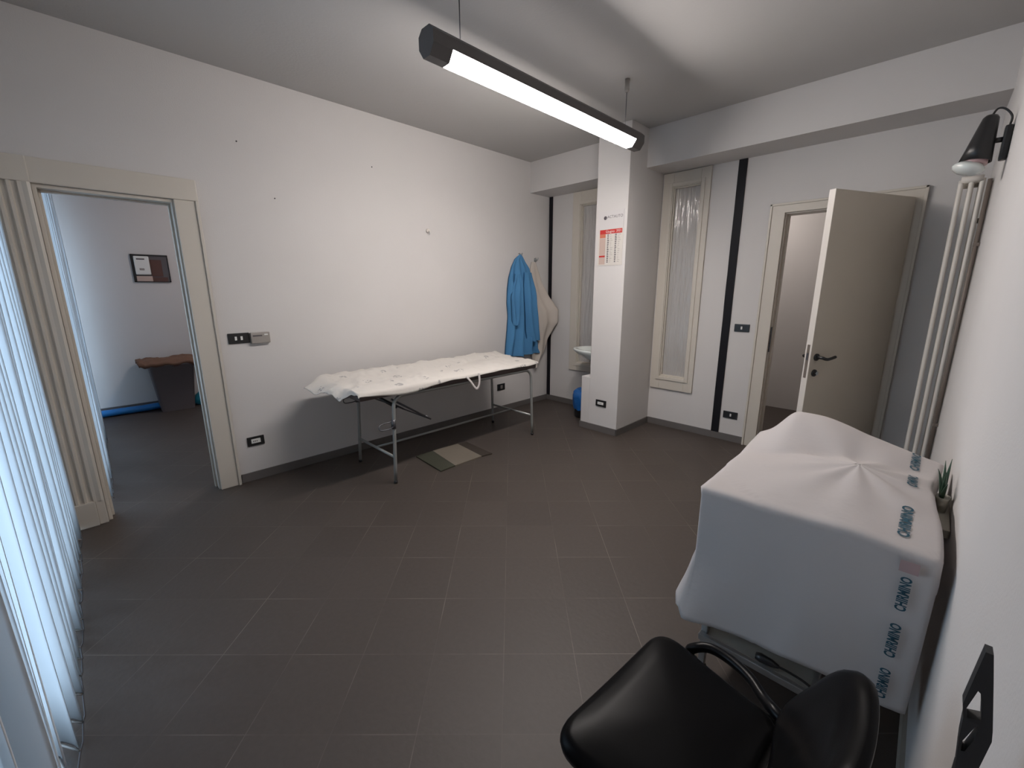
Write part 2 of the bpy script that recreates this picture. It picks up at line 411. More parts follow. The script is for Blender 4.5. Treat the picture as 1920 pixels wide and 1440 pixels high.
# ------------------------------------------------------------------ adjoining rooms
s = MB(); s.box(-3.44, -3.30, YF, -0.9, 0, H); struct(s.build('wall_far_left', M['wall']), 'white wall of the adjoining room with the meter panel', 'wall')
s = MB(); s.box(-3.30, -0.14, -1.04, -0.9, 0, H); struct(s.build('wall_side_left', M['wall']), 'side wall of the adjoining room', 'wall')
s = MB(); s.box(-3.30, -3.285, YF, -1.04, 0, 0.10, 0.002); struct(s.build('baseboard_far_left', M['skirt']), 'dark skirting in the adjoining room behind the bin', 'skirting')
s = MB(); s.box(0.0, 4.05, 1.74, 1.86, 0, 2.75); struct(s.build('wall_corridor', M['wall']), 'white corridor wall beyond the open door', 'wall')
s = MB(); s.box(-0.14, 0.0, 0.14, 1.86, 0, 2.75); s.box(3.9, 4.05, 0.14, 1.74, 0, 2.75)
struct(s.build('wall_corridor_end', M['wall']), 'end walls of the corridor', 'wall')
s = MB(); s.box(-0.14, 4.05, 0.14, 1.86, 2.75, 2.85); struct(s.build('ceiling_corridor', M['ceil']), 'corridor ceiling', 'ceiling')
s = MB(); s.lathe([(0.02, 0), (0.15, 0.0), (0.16, -0.03), (0.13, -0.07), (0.02, -0.085)], (1.9, 0.95, 2.748)); o = s.build('added_ceiling_lamp', M['added_roomlamp'])  # added out of view to brighten corridor and frosted panes
tag(o, 'added unseen ceiling lamp that brightens the corridor behind the door', 'ceiling lamp')

s = MB(); s.lathe([(0.02, 0), (0.15, 0.0), (0.16, -0.03), (0.13, -0.07), (0.02, -0.085)], (-1.7, -2.6, H - .002)); o = s.build('added_ceiling_lamp', M['added_roomlamp_next'])  # added out of view to lift the adjoining room's brightness
tag(o, 'added unseen ceiling lamp that brightens the adjoining room, behind the left wall', 'ceiling lamp')

# windows of the window wall (behind the blinds)
def ext_window(n, x0, x1, z0, z1, k):
    r = thing(n, 'tall glazed window door behind the vertical blinds', 'window', ((x0 + x1) / 2, YF - .07, z0)); del r['label']; del r['category']
    r['kind'] = 'structure'
    f = MB(); y0, y1 = YF - .10, YF - .04; w = 0.06
    f.box(x0, x0 + w, y0, y1, z0, z1, .004); f.box(x1 - w, x1, y0, y1, z0, z1, .004); f.box(x0, x1, y0, y1, z0, z0 + w, .004); f.box(x0, x1, y0, y1, z1 - w, z1, .004)
    for i in range(1, k):
        x = lerp(x0, x1, i / k); f.box(x - .035, x + .035, y0, y1, z0, z1, .004)
    f.build('window_frame', M['frame_ext'], r)
    g = MB(); g.box(x0 + .03, x1 - .03, YF - .073, YF - .067, z0 + .03, z1 - .03); g.build('glass_pane', M['glass'], r)
ext_window('window_3', 0.10, 2.3, 0.03, 2.40, 3); ext_window('window_4', -3.1, -0.35, 0.03, 2.40, 3)

# ------------------------------------------------------------------ interior frosted windows
def frosted(n, ox0, ox1, oz0, oz1, hole, label):
    ix0, ix1, iz0, iz1 = hole
    r = thing(n, label, 'window', ((ox0 + ox1) / 2, 0, oz0)); r['kind'] = 'structure'
    f = MB()
    def ring(X0, X1, Z0, Z1, x0, x1, z0, z1, ya, yb, bev):
        f.box(X0, x0, ya, yb, Z0, Z1, bev); f.box(x1, X1, ya, yb, Z0, Z1, bev)
        f.box(x0, x1, ya, yb, Z0, z0, bev); f.box(x0, x1, ya, yb, z1, Z1, bev)
    ring(ox0, ox1, oz0, oz1, ix0 + .012, ix1 - .012, iz0 + .012, iz1 - .012, -0.022, 0.0, 0.004)
    ring(ix0 - .03, ix1 + .03, iz0 - .03, iz1 + .03, ix0 + .004, ix1 - .004, iz0 + .004, iz1 - .004, -0.032, -0.020, 0.004)
    ring(ix0 + .001, ix1 - .001, iz0 + .001, iz1 - .001, ix0 + .022, ix1 - .022, iz0 + .022, iz1 - .022, 0.001, 0.13, 0.003)
    f.build('window_frame', M['cream'], r)
    g = MB(); g.box(ix0 + .02, ix1 - .02, 0.028, 0.036, iz0 + .02, iz1 - .02); o = g.build('glass_pane', M['pane'], r); o['label'] = 'rippled frosted glass pane'
frosted('window_1', 0.39, 0.97, 0.475, 2.632, WIN[0], 'tall cream framed frosted window half hidden behind the pillar, above the washbasin')
frosted('window_2', 1.538, 2.005, 0.425, 2.632, WIN[1], 'tall narrow cream framed frosted window between the pillar and the black strip')

# black strips on the back wall
def strip(x0, x1, label, z1=2.636):
    m = MB(); rows = []
    for i in range(19):
        z = lerp(0.0 + 0.07, z1, i / 18); w = 0.004 * noise.noise(Vector((x0 * 9, 0, z * 3)))
        rows.append([(x0 + w, -0.002, z), (x0 + w, -0.014, z), (x1 + w * .5, -0.014, z), (x1 + w * .5, -0.002, z)])
    m.grid(rows, closed=True); m.add(rows[0], [(0, 1, 2, 3)]); m.add(rows[-1], [(3, 2, 1, 0)])
    for i in range(len(m.sm)): m.sm[i] = False
    tag(m.build('cable_channel', M['strip']), label, 'wall strip')
strip(0.012, 0.062, 'narrow black vertical strip in the corner beside the off-white gown')
strip(2.236, 2.306, 'wide black vertical strip between the frosted window and the light switch')

# ------------------------------------------------------------------ left doorway (no leaf), cream casing with a fluted left side
d = thing('door_1', 'cream framed open doorway to the adjoining room with the bin', 'doorway', (0, -4.18, 0)); d['kind'] = 'structure'
f = MB(); f.box(0, 0.022, -3.868, -3.733, 0, 2.09, .004); f.box(0, 0.026, -4.64, -3.733, 2.09, 2.226, .005)
f.box(0.0, 0.034, -3.752, -3.733, 0, 2.09, .004)
f.build('door_casing', M['cream'], d)
f = MB()       # fluted pilaster on the left side
prof = [(-4.715, 0.0), (-4.715, 0.03)]
y = -4.700
for i in range(4):
    prof += [(y, 0.03), (y + .006, 0.016), (y + .022, 0.016), (y + .029, 0.03)]; y += 0.040
prof += [(-4.535, 0.03), (-4.515, 0.036), (-4.502, 0.03), (-4.502, 0.0)]
f.prism(prof, 0.16, 2.09, lambda p, q, a: (q, p, a)); f.box(0, 0.042, -4.72, -4.545, 0, 0.165, .004); f.box(0, 0.030, -4.545, -4.502, 0, 0.165, .004)
f.box(0, 0.03, -4.72, -4.5, 2.09, 2.226, .005)
o = f.build('fluted_casing', M['cream'], d); o['label'] = 'cream casing with vertical flutes on a plain foot block'
f = MB(); f.box(-0.14, 0.0, -4.515, -4.50 + .018, 0, 2.075, .002); f.box(-0.14, 0.0, -3.878, -3.86, 0, 2.075, .002); f.box(-0.14, 0.0, -4.5, -3.86, 2.07, 2.09, .002)
f.box(-0.10, -0.07, -4.50 + .018, -4.50 + .03, 0, 2.07, .002); f.box(-0.10, -0.07, -3.89, -3.878, 0, 2.07, .002); f.box(-0.10, -0.07, -4.47, -3.89, 2.058, 2.07, .002)
f.build('door_jamb', M['cream'], d)

# ------------------------------------------------------------------ right door, leaf swung into the room
d = thing('door_2', 'open beige door with black handle in a cream frame, at the back right', 'door', (3.04, 0, 0)); d['kind'] = 'structure'
f = MB()
f.box(2.538, 2.655, -0.022, 0, 0, 2.145, .004); f.box(3.43, 3.535, -0.022, 0, 0, 2.145, .004); f.box(2.538, 3.535, -0.022, 0, 2.135, 2.216, .004)
f.box(2.538, 2.556, -0.032, 0, 0, 2.216, .003); f.box(3.517, 3.535, -0.032, 0, 0, 2.216, .003); f.box(2.538, 3.535, -0.032, 0, 2.198, 2.216, .003)
f.build('door_casing', M['cream'], d)
f = MB(); f.box(2.645, 2.663, 0, 0.15, 0, 2.145, .002); f.box(3.422, 3.44, 0, 0.15, 0, 2.145, .002); f.box(2.645, 3.44, 0, 0.15, 2.127, 2.145, .002)
f.box(2.663, 2.675, 0.045, 0.06, 0, 2.127, .002)
f.build('door_jamb', M['cream_pale'], d)
f = MB(); f.box(2.655, 2.6645, 0.0, 0.028, 0.93, 1.16, .001); f.build('strike_plate', M['darksteel'], d)
hx, hy = 3.438, -0.028                               # hinge line
dirv = Vector((3.082 - hx, -0.775 - hy, 0)); LEAF = dirv.length; dirv.normalize(); nrm = Vector((-dirv.y, dirv.x, 0))   # nrm points to the right/camera side
if nrm.x < 0: nrm = -nrm
def LP(u, w, z): return Vector((hx, hy, 0)) + dirv * u + nrm * w + Vector((0, 0, z))
def leafbox(m, u0, u1, w0, w1, z0, z1, bev=0.0):
    b = MB(); b.box(u0, u1, w0, w1, z0, z1, bev); m.add([LP(*v) for v in b.v], b.f)
f = MB(); leafbox(f, 0, LEAF, 0, 0.043, 0.012, 2.14, .003); f.cur = 1
o = f.build('door_leaf', [M['leaf']], d)
f = MB(); leafbox(f, LEAF - .001, LEAF + .0035, 0.0005, 0.0425, 0.012, 2.14, .001); e = f.build('leaf_edge', M['cream_pale'], o); e['label'] = 'pale edge of the door leaf'
f = MB(); leafbox(f, LEAF + .003, LEAF + .006, 0.012, 0.030, 0.87, 1.11, .0008); f.build('lock_plate', M['pipe'], o)
f = MB(); leafbox(f, LEAF + .005, LEAF + .009, 0.014, 0.028, 1.0, 1.05, .0008); f.build('latch', M['darksteel'], o)
def handle(side):
    w0 = 0.043 if side > 0 else 0.0
    W = lambda a: w0 + side * a
    f = MB(); n = 20
    for (zc, rr) in ((1.02, 0.026), (0.905, 0.026)):
        rows = []
        for a, r in ((0, rr), (0.007, rr), (0.010, rr * .9), (0.010, 0.001)):
            rows.append([LP(LEAF - .055 + r * math.cos(2 * PI * k / n), W(a), zc + r * math.sin(2 * PI * k / n)) for k in range(n)])
        if zc > 1: f.grid(rows, closed=True)
        else:
            g = MB(); g.grid(rows, closed=True)
            q = g.build('key_rosette', M['black'], o)
    f.tube(smooth_path([LP(LEAF - .055, W(.005), 1.02), LP(LEAF - .055, W(.045), 1.02), LP(LEAF - .075, W(.055), 1.012), LP(LEAF - .11, W(.055), 1.010), LP(LEAF - .175, W(.053), 1.022)], 5), 0.0105, 12)
    f.build('door_handle', M['black'], o)
handle(1); handle(-1)
f = MB(); f.tube([LP(LEAF - .055, .050, .905), LP(LEAF - .055, .062, .905)], 0.003, 8); leafbox(f, LEAF - .075, LEAF - .055, .060, .064, .893, .917, .001); f.build('key', M['chrome'], o)
for z in (1.95, 1.1, 0.25):
    f = MB(); f.tube([(3.442, -0.036, z - .04), (3.442, -0.036, z + .04)], 0.008, 10); f.build('hinge', M['darksteel'], d)

# ------------------------------------------------------------------ switches and sockets
def plate_x(name, y0, y1, z0, z1, label, keys=(), insert=None, group=None):   # on the left wall
    r = thing(name, label, name.replace('_', ' '), (0, (y0 + y1) / 2, (z0 + z1) / 2), group)
    f = MB(); f.box(0.0, 0.010, y0, y1, z0, z1, .003); f.build('plate', M['black'], r)
    for k in keys:
        f = MB(); f.box(0.009, 0.013, k - .007, k + .007, (z0 + z1) / 2 - .014, (z0 + z1) / 2 + .014, .001); f.build('rocker', M['white_pl'], r)
    if insert:
        f = MB(); f.box(0.009, 0.013, insert[0], insert[1], z0 + .022, z1 - .018, .001); i = f.build('insert', M['white_pl'], r)
        f = MB()
        for j in range(3): f.box(0.0125, 0.0136, insert[0] + .012 + j * .012, insert[0] + .018 + j * .012, (z0 + z1) / 2 - .004, (z0 + z1) / 2 + .006)
        f.build('socket_holes', M['ink'], i)
    return r
plate_x('light_switch', -3.677, -3.537, 1.106, 1.184, 'black double light switch beside the grey thermostat', keys=(-3.628, -3.590))
plate_x('wall_socket', -3.652, -3.532, 0.285, 0.360, 'black framed white wall socket low beside the left doorway', insert=(-3.625, -3.560))
r = plate_x('wall_socket', -0.945, -0.818, 0.275, 0.355, 'black wall socket low on the wall behind the couch legs')
f = MB(); f.box(0.009, 0.013, -0.895, -0.862, 0.295, 0.335, .001); f.build('socket_insert', M['grey_pl'], r)
f = MB(); f.lathe([(0.007, 0), (0.007, 0.002)], (0.013, -0.878, 0.315), 10, mat=Matrix.Rotation(PI / 2, 3, 'Y')); f.build('socket_hole', M['ink'], r)
def plate_y(name, x0, x1, z0, z1, y, label, key=None, insert=None):
    r = thing(name, label, name.replace('_', ' '), ((x0 + x1) / 2, y, (z0 + z1) / 2))
    f = MB(); f.box(x0, x1, y - .010, y, z0, z1, .003); f.build('plate', M['black'], r)
    if key:
        f = MB(); f.box(key - .007, key + .007, y - .013, y - .009, (z0 + z1) / 2 - .014, (z0 + z1) / 2 + .014, .001); f.build('rocker', M['white_pl'], r)
    if insert:
        f = MB(); f.box(insert[0], insert[1], y - .013, y - .009, z0 + .020, z1 - .020, .001); i = f.build('insert', M['white_pl'], r)
        f = MB()
        for j in range(3): f.box(insert[0] + .012 + j * .014, insert[0] + .018 + j * .014, y - .0136, y - .0125, (z0 + z1) / 2 - .004, (z0 + z1) / 2 + .005)
        f.build('socket_holes', M['ink'], i)
plate_y('light_switch', 2.350, 2.482, 1.100, 1.172, 0, 'black single light switch between the wide black strip and the door frame', key=2.414)
plate_y('wall_socket', 2.335, 2.468, 0.235, 0.305, 0, 'black blank-plate socket low beside the door frame, right of the black strip', key=2.406)
plate_y('wall_socket', 1.266, 1.392, 0.283, 0.352, -0.675, 'black framed white socket low on the front of the pillar', insert=(1.292, 1.364))

r = thing('thermostat', 'small grey thermostat box beside the black light switch', 'thermostat', (0, -3.46, 1.145))
f = MB(); f.box(0.0, 0.032, -3.533, -3.400, 1.098, 1.182, .006); f.build('housing', M['grey_pl'], r)
f = MB(); f.box(0.031, 0.034, -3.520, -3.455, 1.152, 1.162, .001); f.build('slot', M['ink'], r)
f = MB(); f.box(0.031, 0.034, -3.440, -3.415, 1.158, 1.168, .001); f.build('slide_switch', M['white_pl'], r)
f = MB(); f.lathe([(0.004, 0), (0.016, 0), (0.021, 0.006), (0.020, 0.014), (0.014, 0.020), (0.005, 0.021)], (0, 0, 0), 20, mat=Matrix.Rotation(PI / 2, 3, 'Y'))
rr = thing('coat_peg', 'small round off-white wall peg above the couch', 'wall hook', (0, -1.866, 2.07)); f.v = [(v[0], v[1] - 1.866, v[2] + 2.07) for v in f.v]; f.build('peg_disc', M['cream_pale'], rr)
f = MB(); f.tube([(0.022, -1.866, 2.065), (0.030, -1.862, 2.05), (0.022, -1.858, 2.035)], .003, 8); f.build('hook', M['chrome'], rr)
for (y, z, l) in ((-3.448, 2.532, 'dark nail high on the left wall, above and right of the doorway'), (-3.239, 2.182, 'dark nail on the left wall, lower than the one near the doorway corner'), (-2.419, 2.552, 'dark nail high on the left wall above the couch')):
    f = MB(); f.lathe([(0.001, 0), (0.005, 0.0), (0.005, 0.004), (0.001, 0.005)], (0, y, z), 10, mat=Matrix.Rotation(PI / 2, 3, 'Y')); tag(f.build('wall_nail', M['ink']), l, 'nail', 'nails in the left wall')

# ------------------------------------------------------------------ calendar on the pillar
cx0, cx1, cz0, cz1, cy = 1.212, 1.490, 1.728, 2.236, -0.6765
r = thing('wall_calendar', 'white and red month calendar hanging on the pillar', 'calendar', ((cx0 + cx1) / 2, cy, cz0))
f = MB(); f.box(cx0, cx1, cy - .002, cy, cz0, cz1 - .165); f.build('month_sheet', M['paper'], r)
f = MB(); f.box(cx0, cx1, cy - .0035, cy, cz1 - .165, cz1); hd = f.build('header_card', M['paperhead'], r)
f = MB(); f.box(cx0 + .02, cx1 - .012, cy - .0045, cy - .0022, cz0 + .297, cz0 + .337); f.build('month_bar', M['red'], r)
f = MB(); f.box(cx0 + .02, cx0 + .085, cy - .0035, cy - .0021, cz0 + .262, cz0 + .296); f.build('red_block', M['orange'], r)
f = MB(); f.box(cx0 + .018, cx0 + .085, cy - .0030, cy - .0021, cz0 + .10, cz0 + .258); f.box(cx0 + .018, cx0 + .085, cy - .0030, cy - .0021, cz0 + .012, cz0 + .078); f.build('pink_block', M['salmon'], r)
f = MB(); f.box(cx0 + .018, cx0 + .085, cy - .0035, cy - .0021, cz0 + .080, cz0 + .097); f.build('red_line', M['red'], r)
for xx in (cx0 + .105, cx0 + .190):
    f = MB()
    for j in range(16):
        z = cz0 + .285 - j * .0168; f.box(xx, xx + .014 + .006 * random.random(), cy - .003, cy - .0021, z - .004, z + .005)
        f.box(xx + .032, xx + .04 + .026 * random.random(), cy - .003, cy - .0021, z - .001, z + .001)
    f.build('day_numbers', M['ink'], r)
f = MB(); f.lathe([(0.001, 0), (0.017, 0.0), (0.017, 0.001), (0.001, 0.001)], (cx0 + .075, cy - .0036, cz0 + .445), 20, mat=Matrix.Rotation(PI / 2, 3, 'X')); f.build('logo_disc', M['ink'], hd)
text_mesh('ACTAUTO', 0.036, lambda x, y: (cx0 + .182 + x, cy - .0042, cz0 + .450 + y), 'header_text', M['ink'], hd)
text_mesh('Giugno', 0.034, lambda x, y: (cx0 + .135 + x, cy - .0052, cz0 + .317 + y), 'month_text', M['inkwhite'], r)
text_mesh('2021', 0.030, lambda x, y: (cx0 + .232 + x, cy - .0052, cz0 + .318 + y), 'year_text', M['inkwhite'], r)

# ------------------------------------------------------------------ pendant lamp
LX, LZ, LY0, LY1 = 1.872, 2.602, -3.105, -1.180
r = thing('pendant_lamp', 'long dark grey lit fluorescent lamp hanging from the ceiling on wires', 'pendant lamp', (LX, (LY0 + LY1) / 2, LZ))
prof = [(-.030, .062), (.030, .062), (.058, .036), (.058, -.016), (.026, -.060), (-.026, -.060), (-.058, -.016), (-.058, .036)]
inn = [(-.024, .056), (.024, .056), (.050, .030), (.0505, .004), (-.0505, .004), (-.050, .030)]
f = MB()
# upper housing (open below), end caps
up = [(-.030, .062), (.030, .062), (.058, .036), (.058, -.012), (.050, -.012), (-.050, -.012), (-.058, -.012), (-.058, .036)]
f.prism(up, LY0 + .11, LY1 - .12, lambda p, q, a: (LX + p, a, LZ + q)); f.build('housing', M['lampbody'], r)
for a, b in ((LY0, LY0 + .11), (LY1 - .12, LY1)):
    f = MB(); f.prism(prof, a, b, lambda p, q, a_: (LX + p, a_, LZ + q)); f.build('end_cap', M['lampbody'], r)
dif = [(.056, -.0125), (.056, -.016), (.025, -.059), (-.025, -.059), (-.056, -.016), (-.056, -.0125)]
f = MB(); f.prism(dif, LY0 + .111, LY1 - .121, lambda p, q, a: (LX + p, a, LZ + q)); o = f.build('diffuser', M['tube'], r); o['label'] = 'glowing white diffuser'
f = MB(); f.box(LX - .020, LX + .020, LY0 + .13, LY1 - .14, LZ + .0615, LZ + .0635); o = f.build('added_uplight_strip', M['added_uplight'], r)  # unseen glowing strip, added to fill the dark band on the ceiling
for y in (-2.905, -1.37):
    f = MB(); f.tube([(LX, y, LZ + .060), (LX, y, H - .002)], 0.0028, 8); f.build('suspension_wire', M['darksteel'], r)
    f = MB(); f.lathe([(0.002, 0), (0.017, 0), (0.017, -0.075), (0.010, -0.085), (0.002, -0.085)], (LX, y, H - .001), 18); f.build('ceiling_mount', M['grey_pl'], r)

# ------------------------------------------------------------------ examination couch
r = thing('examination_couch', 'grey tube framed examination couch with brown padded top along the left wall', 'examination couch', (0.56, -2.05, 0))
CXN, CXF, CYL, CYR, FZ = 0.862, 0.262, -2.835, -1.270, 0.700
def side_loop(x, splay):
    rr = 0.085
    p = [(x + splay, CYL - .03, 0.012), (x, CYL, FZ - rr)]
    p = [(x + splay * (1 - t / 5), lerp(CYL - .03, CYL, t / 5), lerp(0.012, FZ - rr, t / 5)) for t in range(6)]
    p += arc((CYL + rr, FZ - rr), rr, PI, PI / 2, 8, lambda a, b: (x, a, b))[1:]
    p += arc((CYR - rr, FZ - rr), rr, PI / 2, 0, 8, lambda a, b: (x, a, b))
    p += [(x + splay * t / 5, CYR + .01 * t / 5, lerp(FZ - rr, 0.012, t / 5)) for t in range(1, 6)]
    return p
for x, sp in ((CXN, .012), (CXF, -.0)):
    f = MB(); f.tube(side_loop(x, sp), 0.0135, 12); o = f.build('side_frame', M['steel'], r)
    for yy, dx in ((CYL - .03, sp), (CYR + .01, sp)):
        f = MB(); f.lathe([(0.003, 0.0), (0.015, 0.0), (0.015, 0.022), (0.003, 0.022)], (x + dx, yy, 0.0), 14); f.build('foot_cap', M['black'], o)
for y in (CYL - .02, CYR + .007):
    f = MB(); f.tube([(CXF, y, 0.215), (CXN + .006, y, 0.215)], 0.011, 10); f.build('end_bar', M['steel'], r)
f = MB(); f.tube([(0.56, CYL - .02, 0.215), (0.56, CYR + .007, 0.215)], 0.010, 10); f.build('centre_bar', M['steel'], r)
for y in (CYL + .09, -2.05, CYR - .09):
    f = MB(); f.tube([(CXF, y, FZ), (CXN, y, FZ)], 0.009, 8); f.build('cross_bar', M['steel'], r)
f = MB(); f.box(0.245, 0.885, -3.112, -2.50, FZ + .012, FZ + .065, .016); f.build('head_section', M['brownvinyl'], r)
f = MB(); f.box(0.245, 0.885, -2.495, -1.215, FZ + .012, FZ + .065, .016); f.build('couch_top', M['brownvinyl'], r)
f = MB()
for x in (0.34, 0.78):
    f.tube([(x, CYL + .03, 0.66), (x, -2.45, 0.42)], 0.008, 8)
f.tube([(0.34, -2.98, FZ + .01), (0.34, -2.50, 0.45)], 0.007, 8); f.tube([(0.34, -2.45, 0.42), (0.78, -2.45, 0.42)], .007, 8)
f.tube([(0.78, -2.45, 0.42), (0.78, -2.50, 0.46)], .007, 8)
f.build('headrest_strut', M['darksteel'], r)
f = MB(); f.tube([(0.62, -2.85, 0.67), (0.70, -2.80, 0.62), (0.76, -2.75, 0.58)], [.008, .014, .013], 10); f.build('lever_knob', M['black'], r)
for x, z in ((CXN + .004, 0.50), (CXF, 0.60)):
    f = MB(); zc = z
    f.tube(smooth_path([(x, CYL - .01, zc), (x - .02, CYL - .05, zc), (x - .02, CYL - .12, zc - .01), (x + .02, CYL - .13, zc - .035), (x + .03, CYL - .06, zc - .035), (x, CYL - .01, zc - .03)], 5), 0.0045, 8)
    f.tube([(x, CYL - .012, zc + .02), (x, CYL - .012, zc - .05)], 0.018, 12); f.build('roll_bracket', M['darksteel'], r)

# sheet over the couch
def fbm(x, y, z=0.0): return noise.noise(Vector((x, y, z))) * .6 + noise.noise(Vector((x * 2.3, y * 2.3, z + 5))) * .4
def couch_sheet():
    x0, x1, y0, y1 = 0.215, 0.893, -3.118, -1.205; top = FZ + .078
    NX, NY, NE = 46, 110, 16; rows = []
    def tri(u, c, w): return max(0.0, 1 - abs(u - c) / w)
    def base(i, y):
        u = -0.10 + 1.18 * i / NX                       # <0 : up against the wall side, >1 : hanging over the front edge
        dropf = 0.014 + 0.045 * math.exp(-((y + 2.72) / .26) ** 2) + 0.012 * fbm(0.3, y * 3.2) + 0.012 * math.exp(-((y + 2.1) / .1) ** 2)
        x = lerp(x0, x1, min(max(u, 0), 1)); z = top + 0.010 + 0.020 * fbm(x * 5, y * 4) + 0.010 * fbm(x * 14, y * 11, 3)
        z += 0.045 * math.exp(-((x - .27) / .12) ** 2) * (0.6 + .5 * fbm(1, y * 3))
        z += 0.030 * max(0, fbm(x * 7 + y * 3, y * 9, 8))
        z = max(z, top - .006)
        if u > .86: z = lerp(z, top - .002, min(1, (u - .86) / .14))
        if u > 1: x = x1 + .008 + .008 * (1 + fbm(2, y * 7)) * (u - 1) / .08; z = top - .004 - dropf * (u - 1) / .08
        if u < 0: x = x0 - .008; z = z - 0.10 * (-u) / .10
        return Vector((x, y, z)), u
    for j in range(NE, 0, -1):
        t = j / NE; row = []
        for i in range(NX + 1):
            p, u = base(i, y0); uu = min(max(u, 0), 1)
            e = .012 + (.155 * min(1, uu / .14) * max(0, 1 - max(0, uu - .16) / .95) if uu < .80 else .035 * max(0, (.88 - uu) / .08)); d = .012 + .050 * tri(uu, .20, .45) + .030 * tri(uu, .5, .3) + .090 * tri(uu, .76, .12)
            z = p.z - d * t ** 1.5 + .010 * t * math.sin(uu * 23 + t * 3) + .012 * t * fbm(uu * 6, t * 2)
            row.append(Vector((p.x - .02 * t * tri(uu, .2, .4), y0 - e * t, z)))
        rows.append(row)
    for j in range(NY + 1):
        y = lerp(y0, y1, j / NY); rows.append([base(i, y)[0] for i in range(NX + 1)])
    f = MB(); f.grid(rows); o = f.build('couch_sheet', M['sheet'], None, fix=False)
    sd = o.modifiers.new('s', 'SOLIDIFY'); sd.thickness = 0.003; sd.offset = 1
    return o
cs = couch_sheet(); tag(cs, 'crumpled white sheet with small grey print spread over the couch', 'sheet')
f = MB(); rows = []
pts = smooth_path([(0.912, -2.155, .765), (0.930, -2.12, .72), (0.938, -2.075, .655), (0.934, -2.045, .650), (0.930, -2.020, .70), (0.912, -2.01, .775)], 6)
for i, p in enumerate(pts):
    t = (pts[min(i + 1, len(pts) - 1)] - pts[max(i - 1, 0)]).normalized(); w = Vector((0.25, t.z, -t.y)).normalized() * 0.010
    rows.append([p - w, p + w])
f.grid(rows); 
w0 = cs.location.copy()
f.v = [tuple(Vector(v) - w0) for v in f.v]
o = f.build('tie_ribbon', M['drape'], None, fix=False); o.parent = cs; sd = o.modifiers.new('s', 'SOLIDIFY'); sd.thickness = 0.0015

# mat under the couch
r = thing('floor_mat', 'small three-band mat on the floor in front of the couch', 'mat', (0.76, -2.23, 0))
def quad_slab(p, z0, z1, mat, name, n=8):
    f = MB(); f.add([(a, b, z0) for a, b in p] + [(a, b, z1) for a, b in p], [(3, 2, 1, 0), (4, 5, 6, 7), (0, 1, 5, 4), (1, 2, 6, 5), (2, 3, 7, 6), (3, 0, 4, 7)])
    f.build(name, mat, r)
quad_slab([(.530, -2.46), (.956, -2.49), (.950, -2.335), (.525, -2.275)], 0.001, 0.011, M['matgreen'], 'green_band')
quad_slab([(.525, -2.275), (.950, -2.335), (.955, -2.035), (.545, -1.995)], 0.001, 0.011, M['matbeige'], 'beige_band')
quad_slab([(.545, -1.995), (.955, -2.035), (.975, -1.925), (.565, -1.900)], 0.001, 0.011, M['matbrown'], 'brown_band')

# ------------------------------------------------------------------ gowns on the wall
def garment(name, rows, mat, folds, seed, zs, thick_fn, mats=None, N=64, hem=0.03, parent=None, xbase=0.012, fold_amp=.75):
    """rows: (z, y_left, y_right, x_lift) descending"""
    z0, z1 = rows[0][0], rows[-1][0]; out = []
    for i in range(zs + 1):
        z = lerp(z0, z1, i / zs); yl, yr, xo = table(rows, z); w = yr - yl; t = i / zs; row = []
        th = thick_fn(t)
        for k in range(N):
            a = 2 * PI * k / N; c, s_ = math.cos(a), math.sin(a)
            u = 0.5 - 0.5 * c                       # 0 left .. 1 right
            y = yl + w * u
            prof = abs(s_) ** 0.6
            amp = min(1, t * 4) 
            rip = math.sin(u * folds * 2 * PI + seed + 1.7 * math.sin(z * 3 + seed)) * .5 + .5 * fbm(u * folds * 1.4, z * 2.2, seed)
            if s_ >= 0: x = xbase + xo * u + th * prof * (0.72 + fold_amp * amp * rip)
            else: x = xbase + xo * u * .8 - 0.0 + th * 0.10 * prof * (1 + rip)
            zz = z
            if t > .9: zz = z + hem * (fbm(u * 4, seed) ) * (t - .9) / .1
            row.append((max(x, .006), y, zz))
        out.append(row)
    f = MB(); f.grid(out, closed=True); f.add(out[0], [tuple(range(N))], True); f.add(out[-1], [tuple(reversed(range(N)))], True)
    return f.build(name, mat, parent)
blue = [(1.912, -.572, -.535, 0), (1.85, -.655, -.485, 0), (1.75, -.715, -.400, 0), (1.62, -.760, -.372, 0), (1.50, -.780, -.335, 0), (1.34, -.787, -.315, 0), (1.18, -.772, -.298, 0), (1.05, -.785, -.300, 0), (.75, -.820, -.262, 0), (.690, -.825, -.215, 0)]
r = thing('blue_gown', 'bright blue cloth gown hanging from a hook above the couch end', 'gown', (0.05, -.55, .69))
garment('gown_body', blue, M['bluecloth'], 3.4, 1.2, 60, lambda t: .03 + .09 * min(1, t * 3), parent=r)
sl = [(1.70, -.56, -.44, .0), (1.5, -.57, -.38, 0), (1.2, -.545, -.345, 0), (1.0, -.53, -.315, 0), (.86, -.50, -.292, 0)]
garment('sleeve', sl, M['bluecloth'], 1.5, 4.0, 30, lambda t: .045 + .035 * min(1, t * 3), N=36, parent=r, xbase=0.085)
sl = [(1.68, -.70, -.60, .0), (1.4, -.775, -.64, 0), (1.15, -.76, -.66, 0), (1.08, -.755, -.69, 0)]
garment('sleeve', sl, M['bluecloth'], 1.2, 2.0, 26, lambda t: .035 + .03 * min(1, t * 3), N=32, parent=r, xbase=0.07)
white = [(1.835, -.345, -.285, 0.01), (1.77, -.365, -.262, .02), (1.60, -.375, -.195, .03), (1.42, -.370, -.10, .07), (1.31, -.365, -.055, .13), (1.235, -.36, -.030, .175), (1.08, -.355, -.032, .170), (.98, -.35, -.065, .12), (.86, -.35, -.105, .07), (.72, -.34, -.135, .05), (.50, -.33, -.29, .02)]
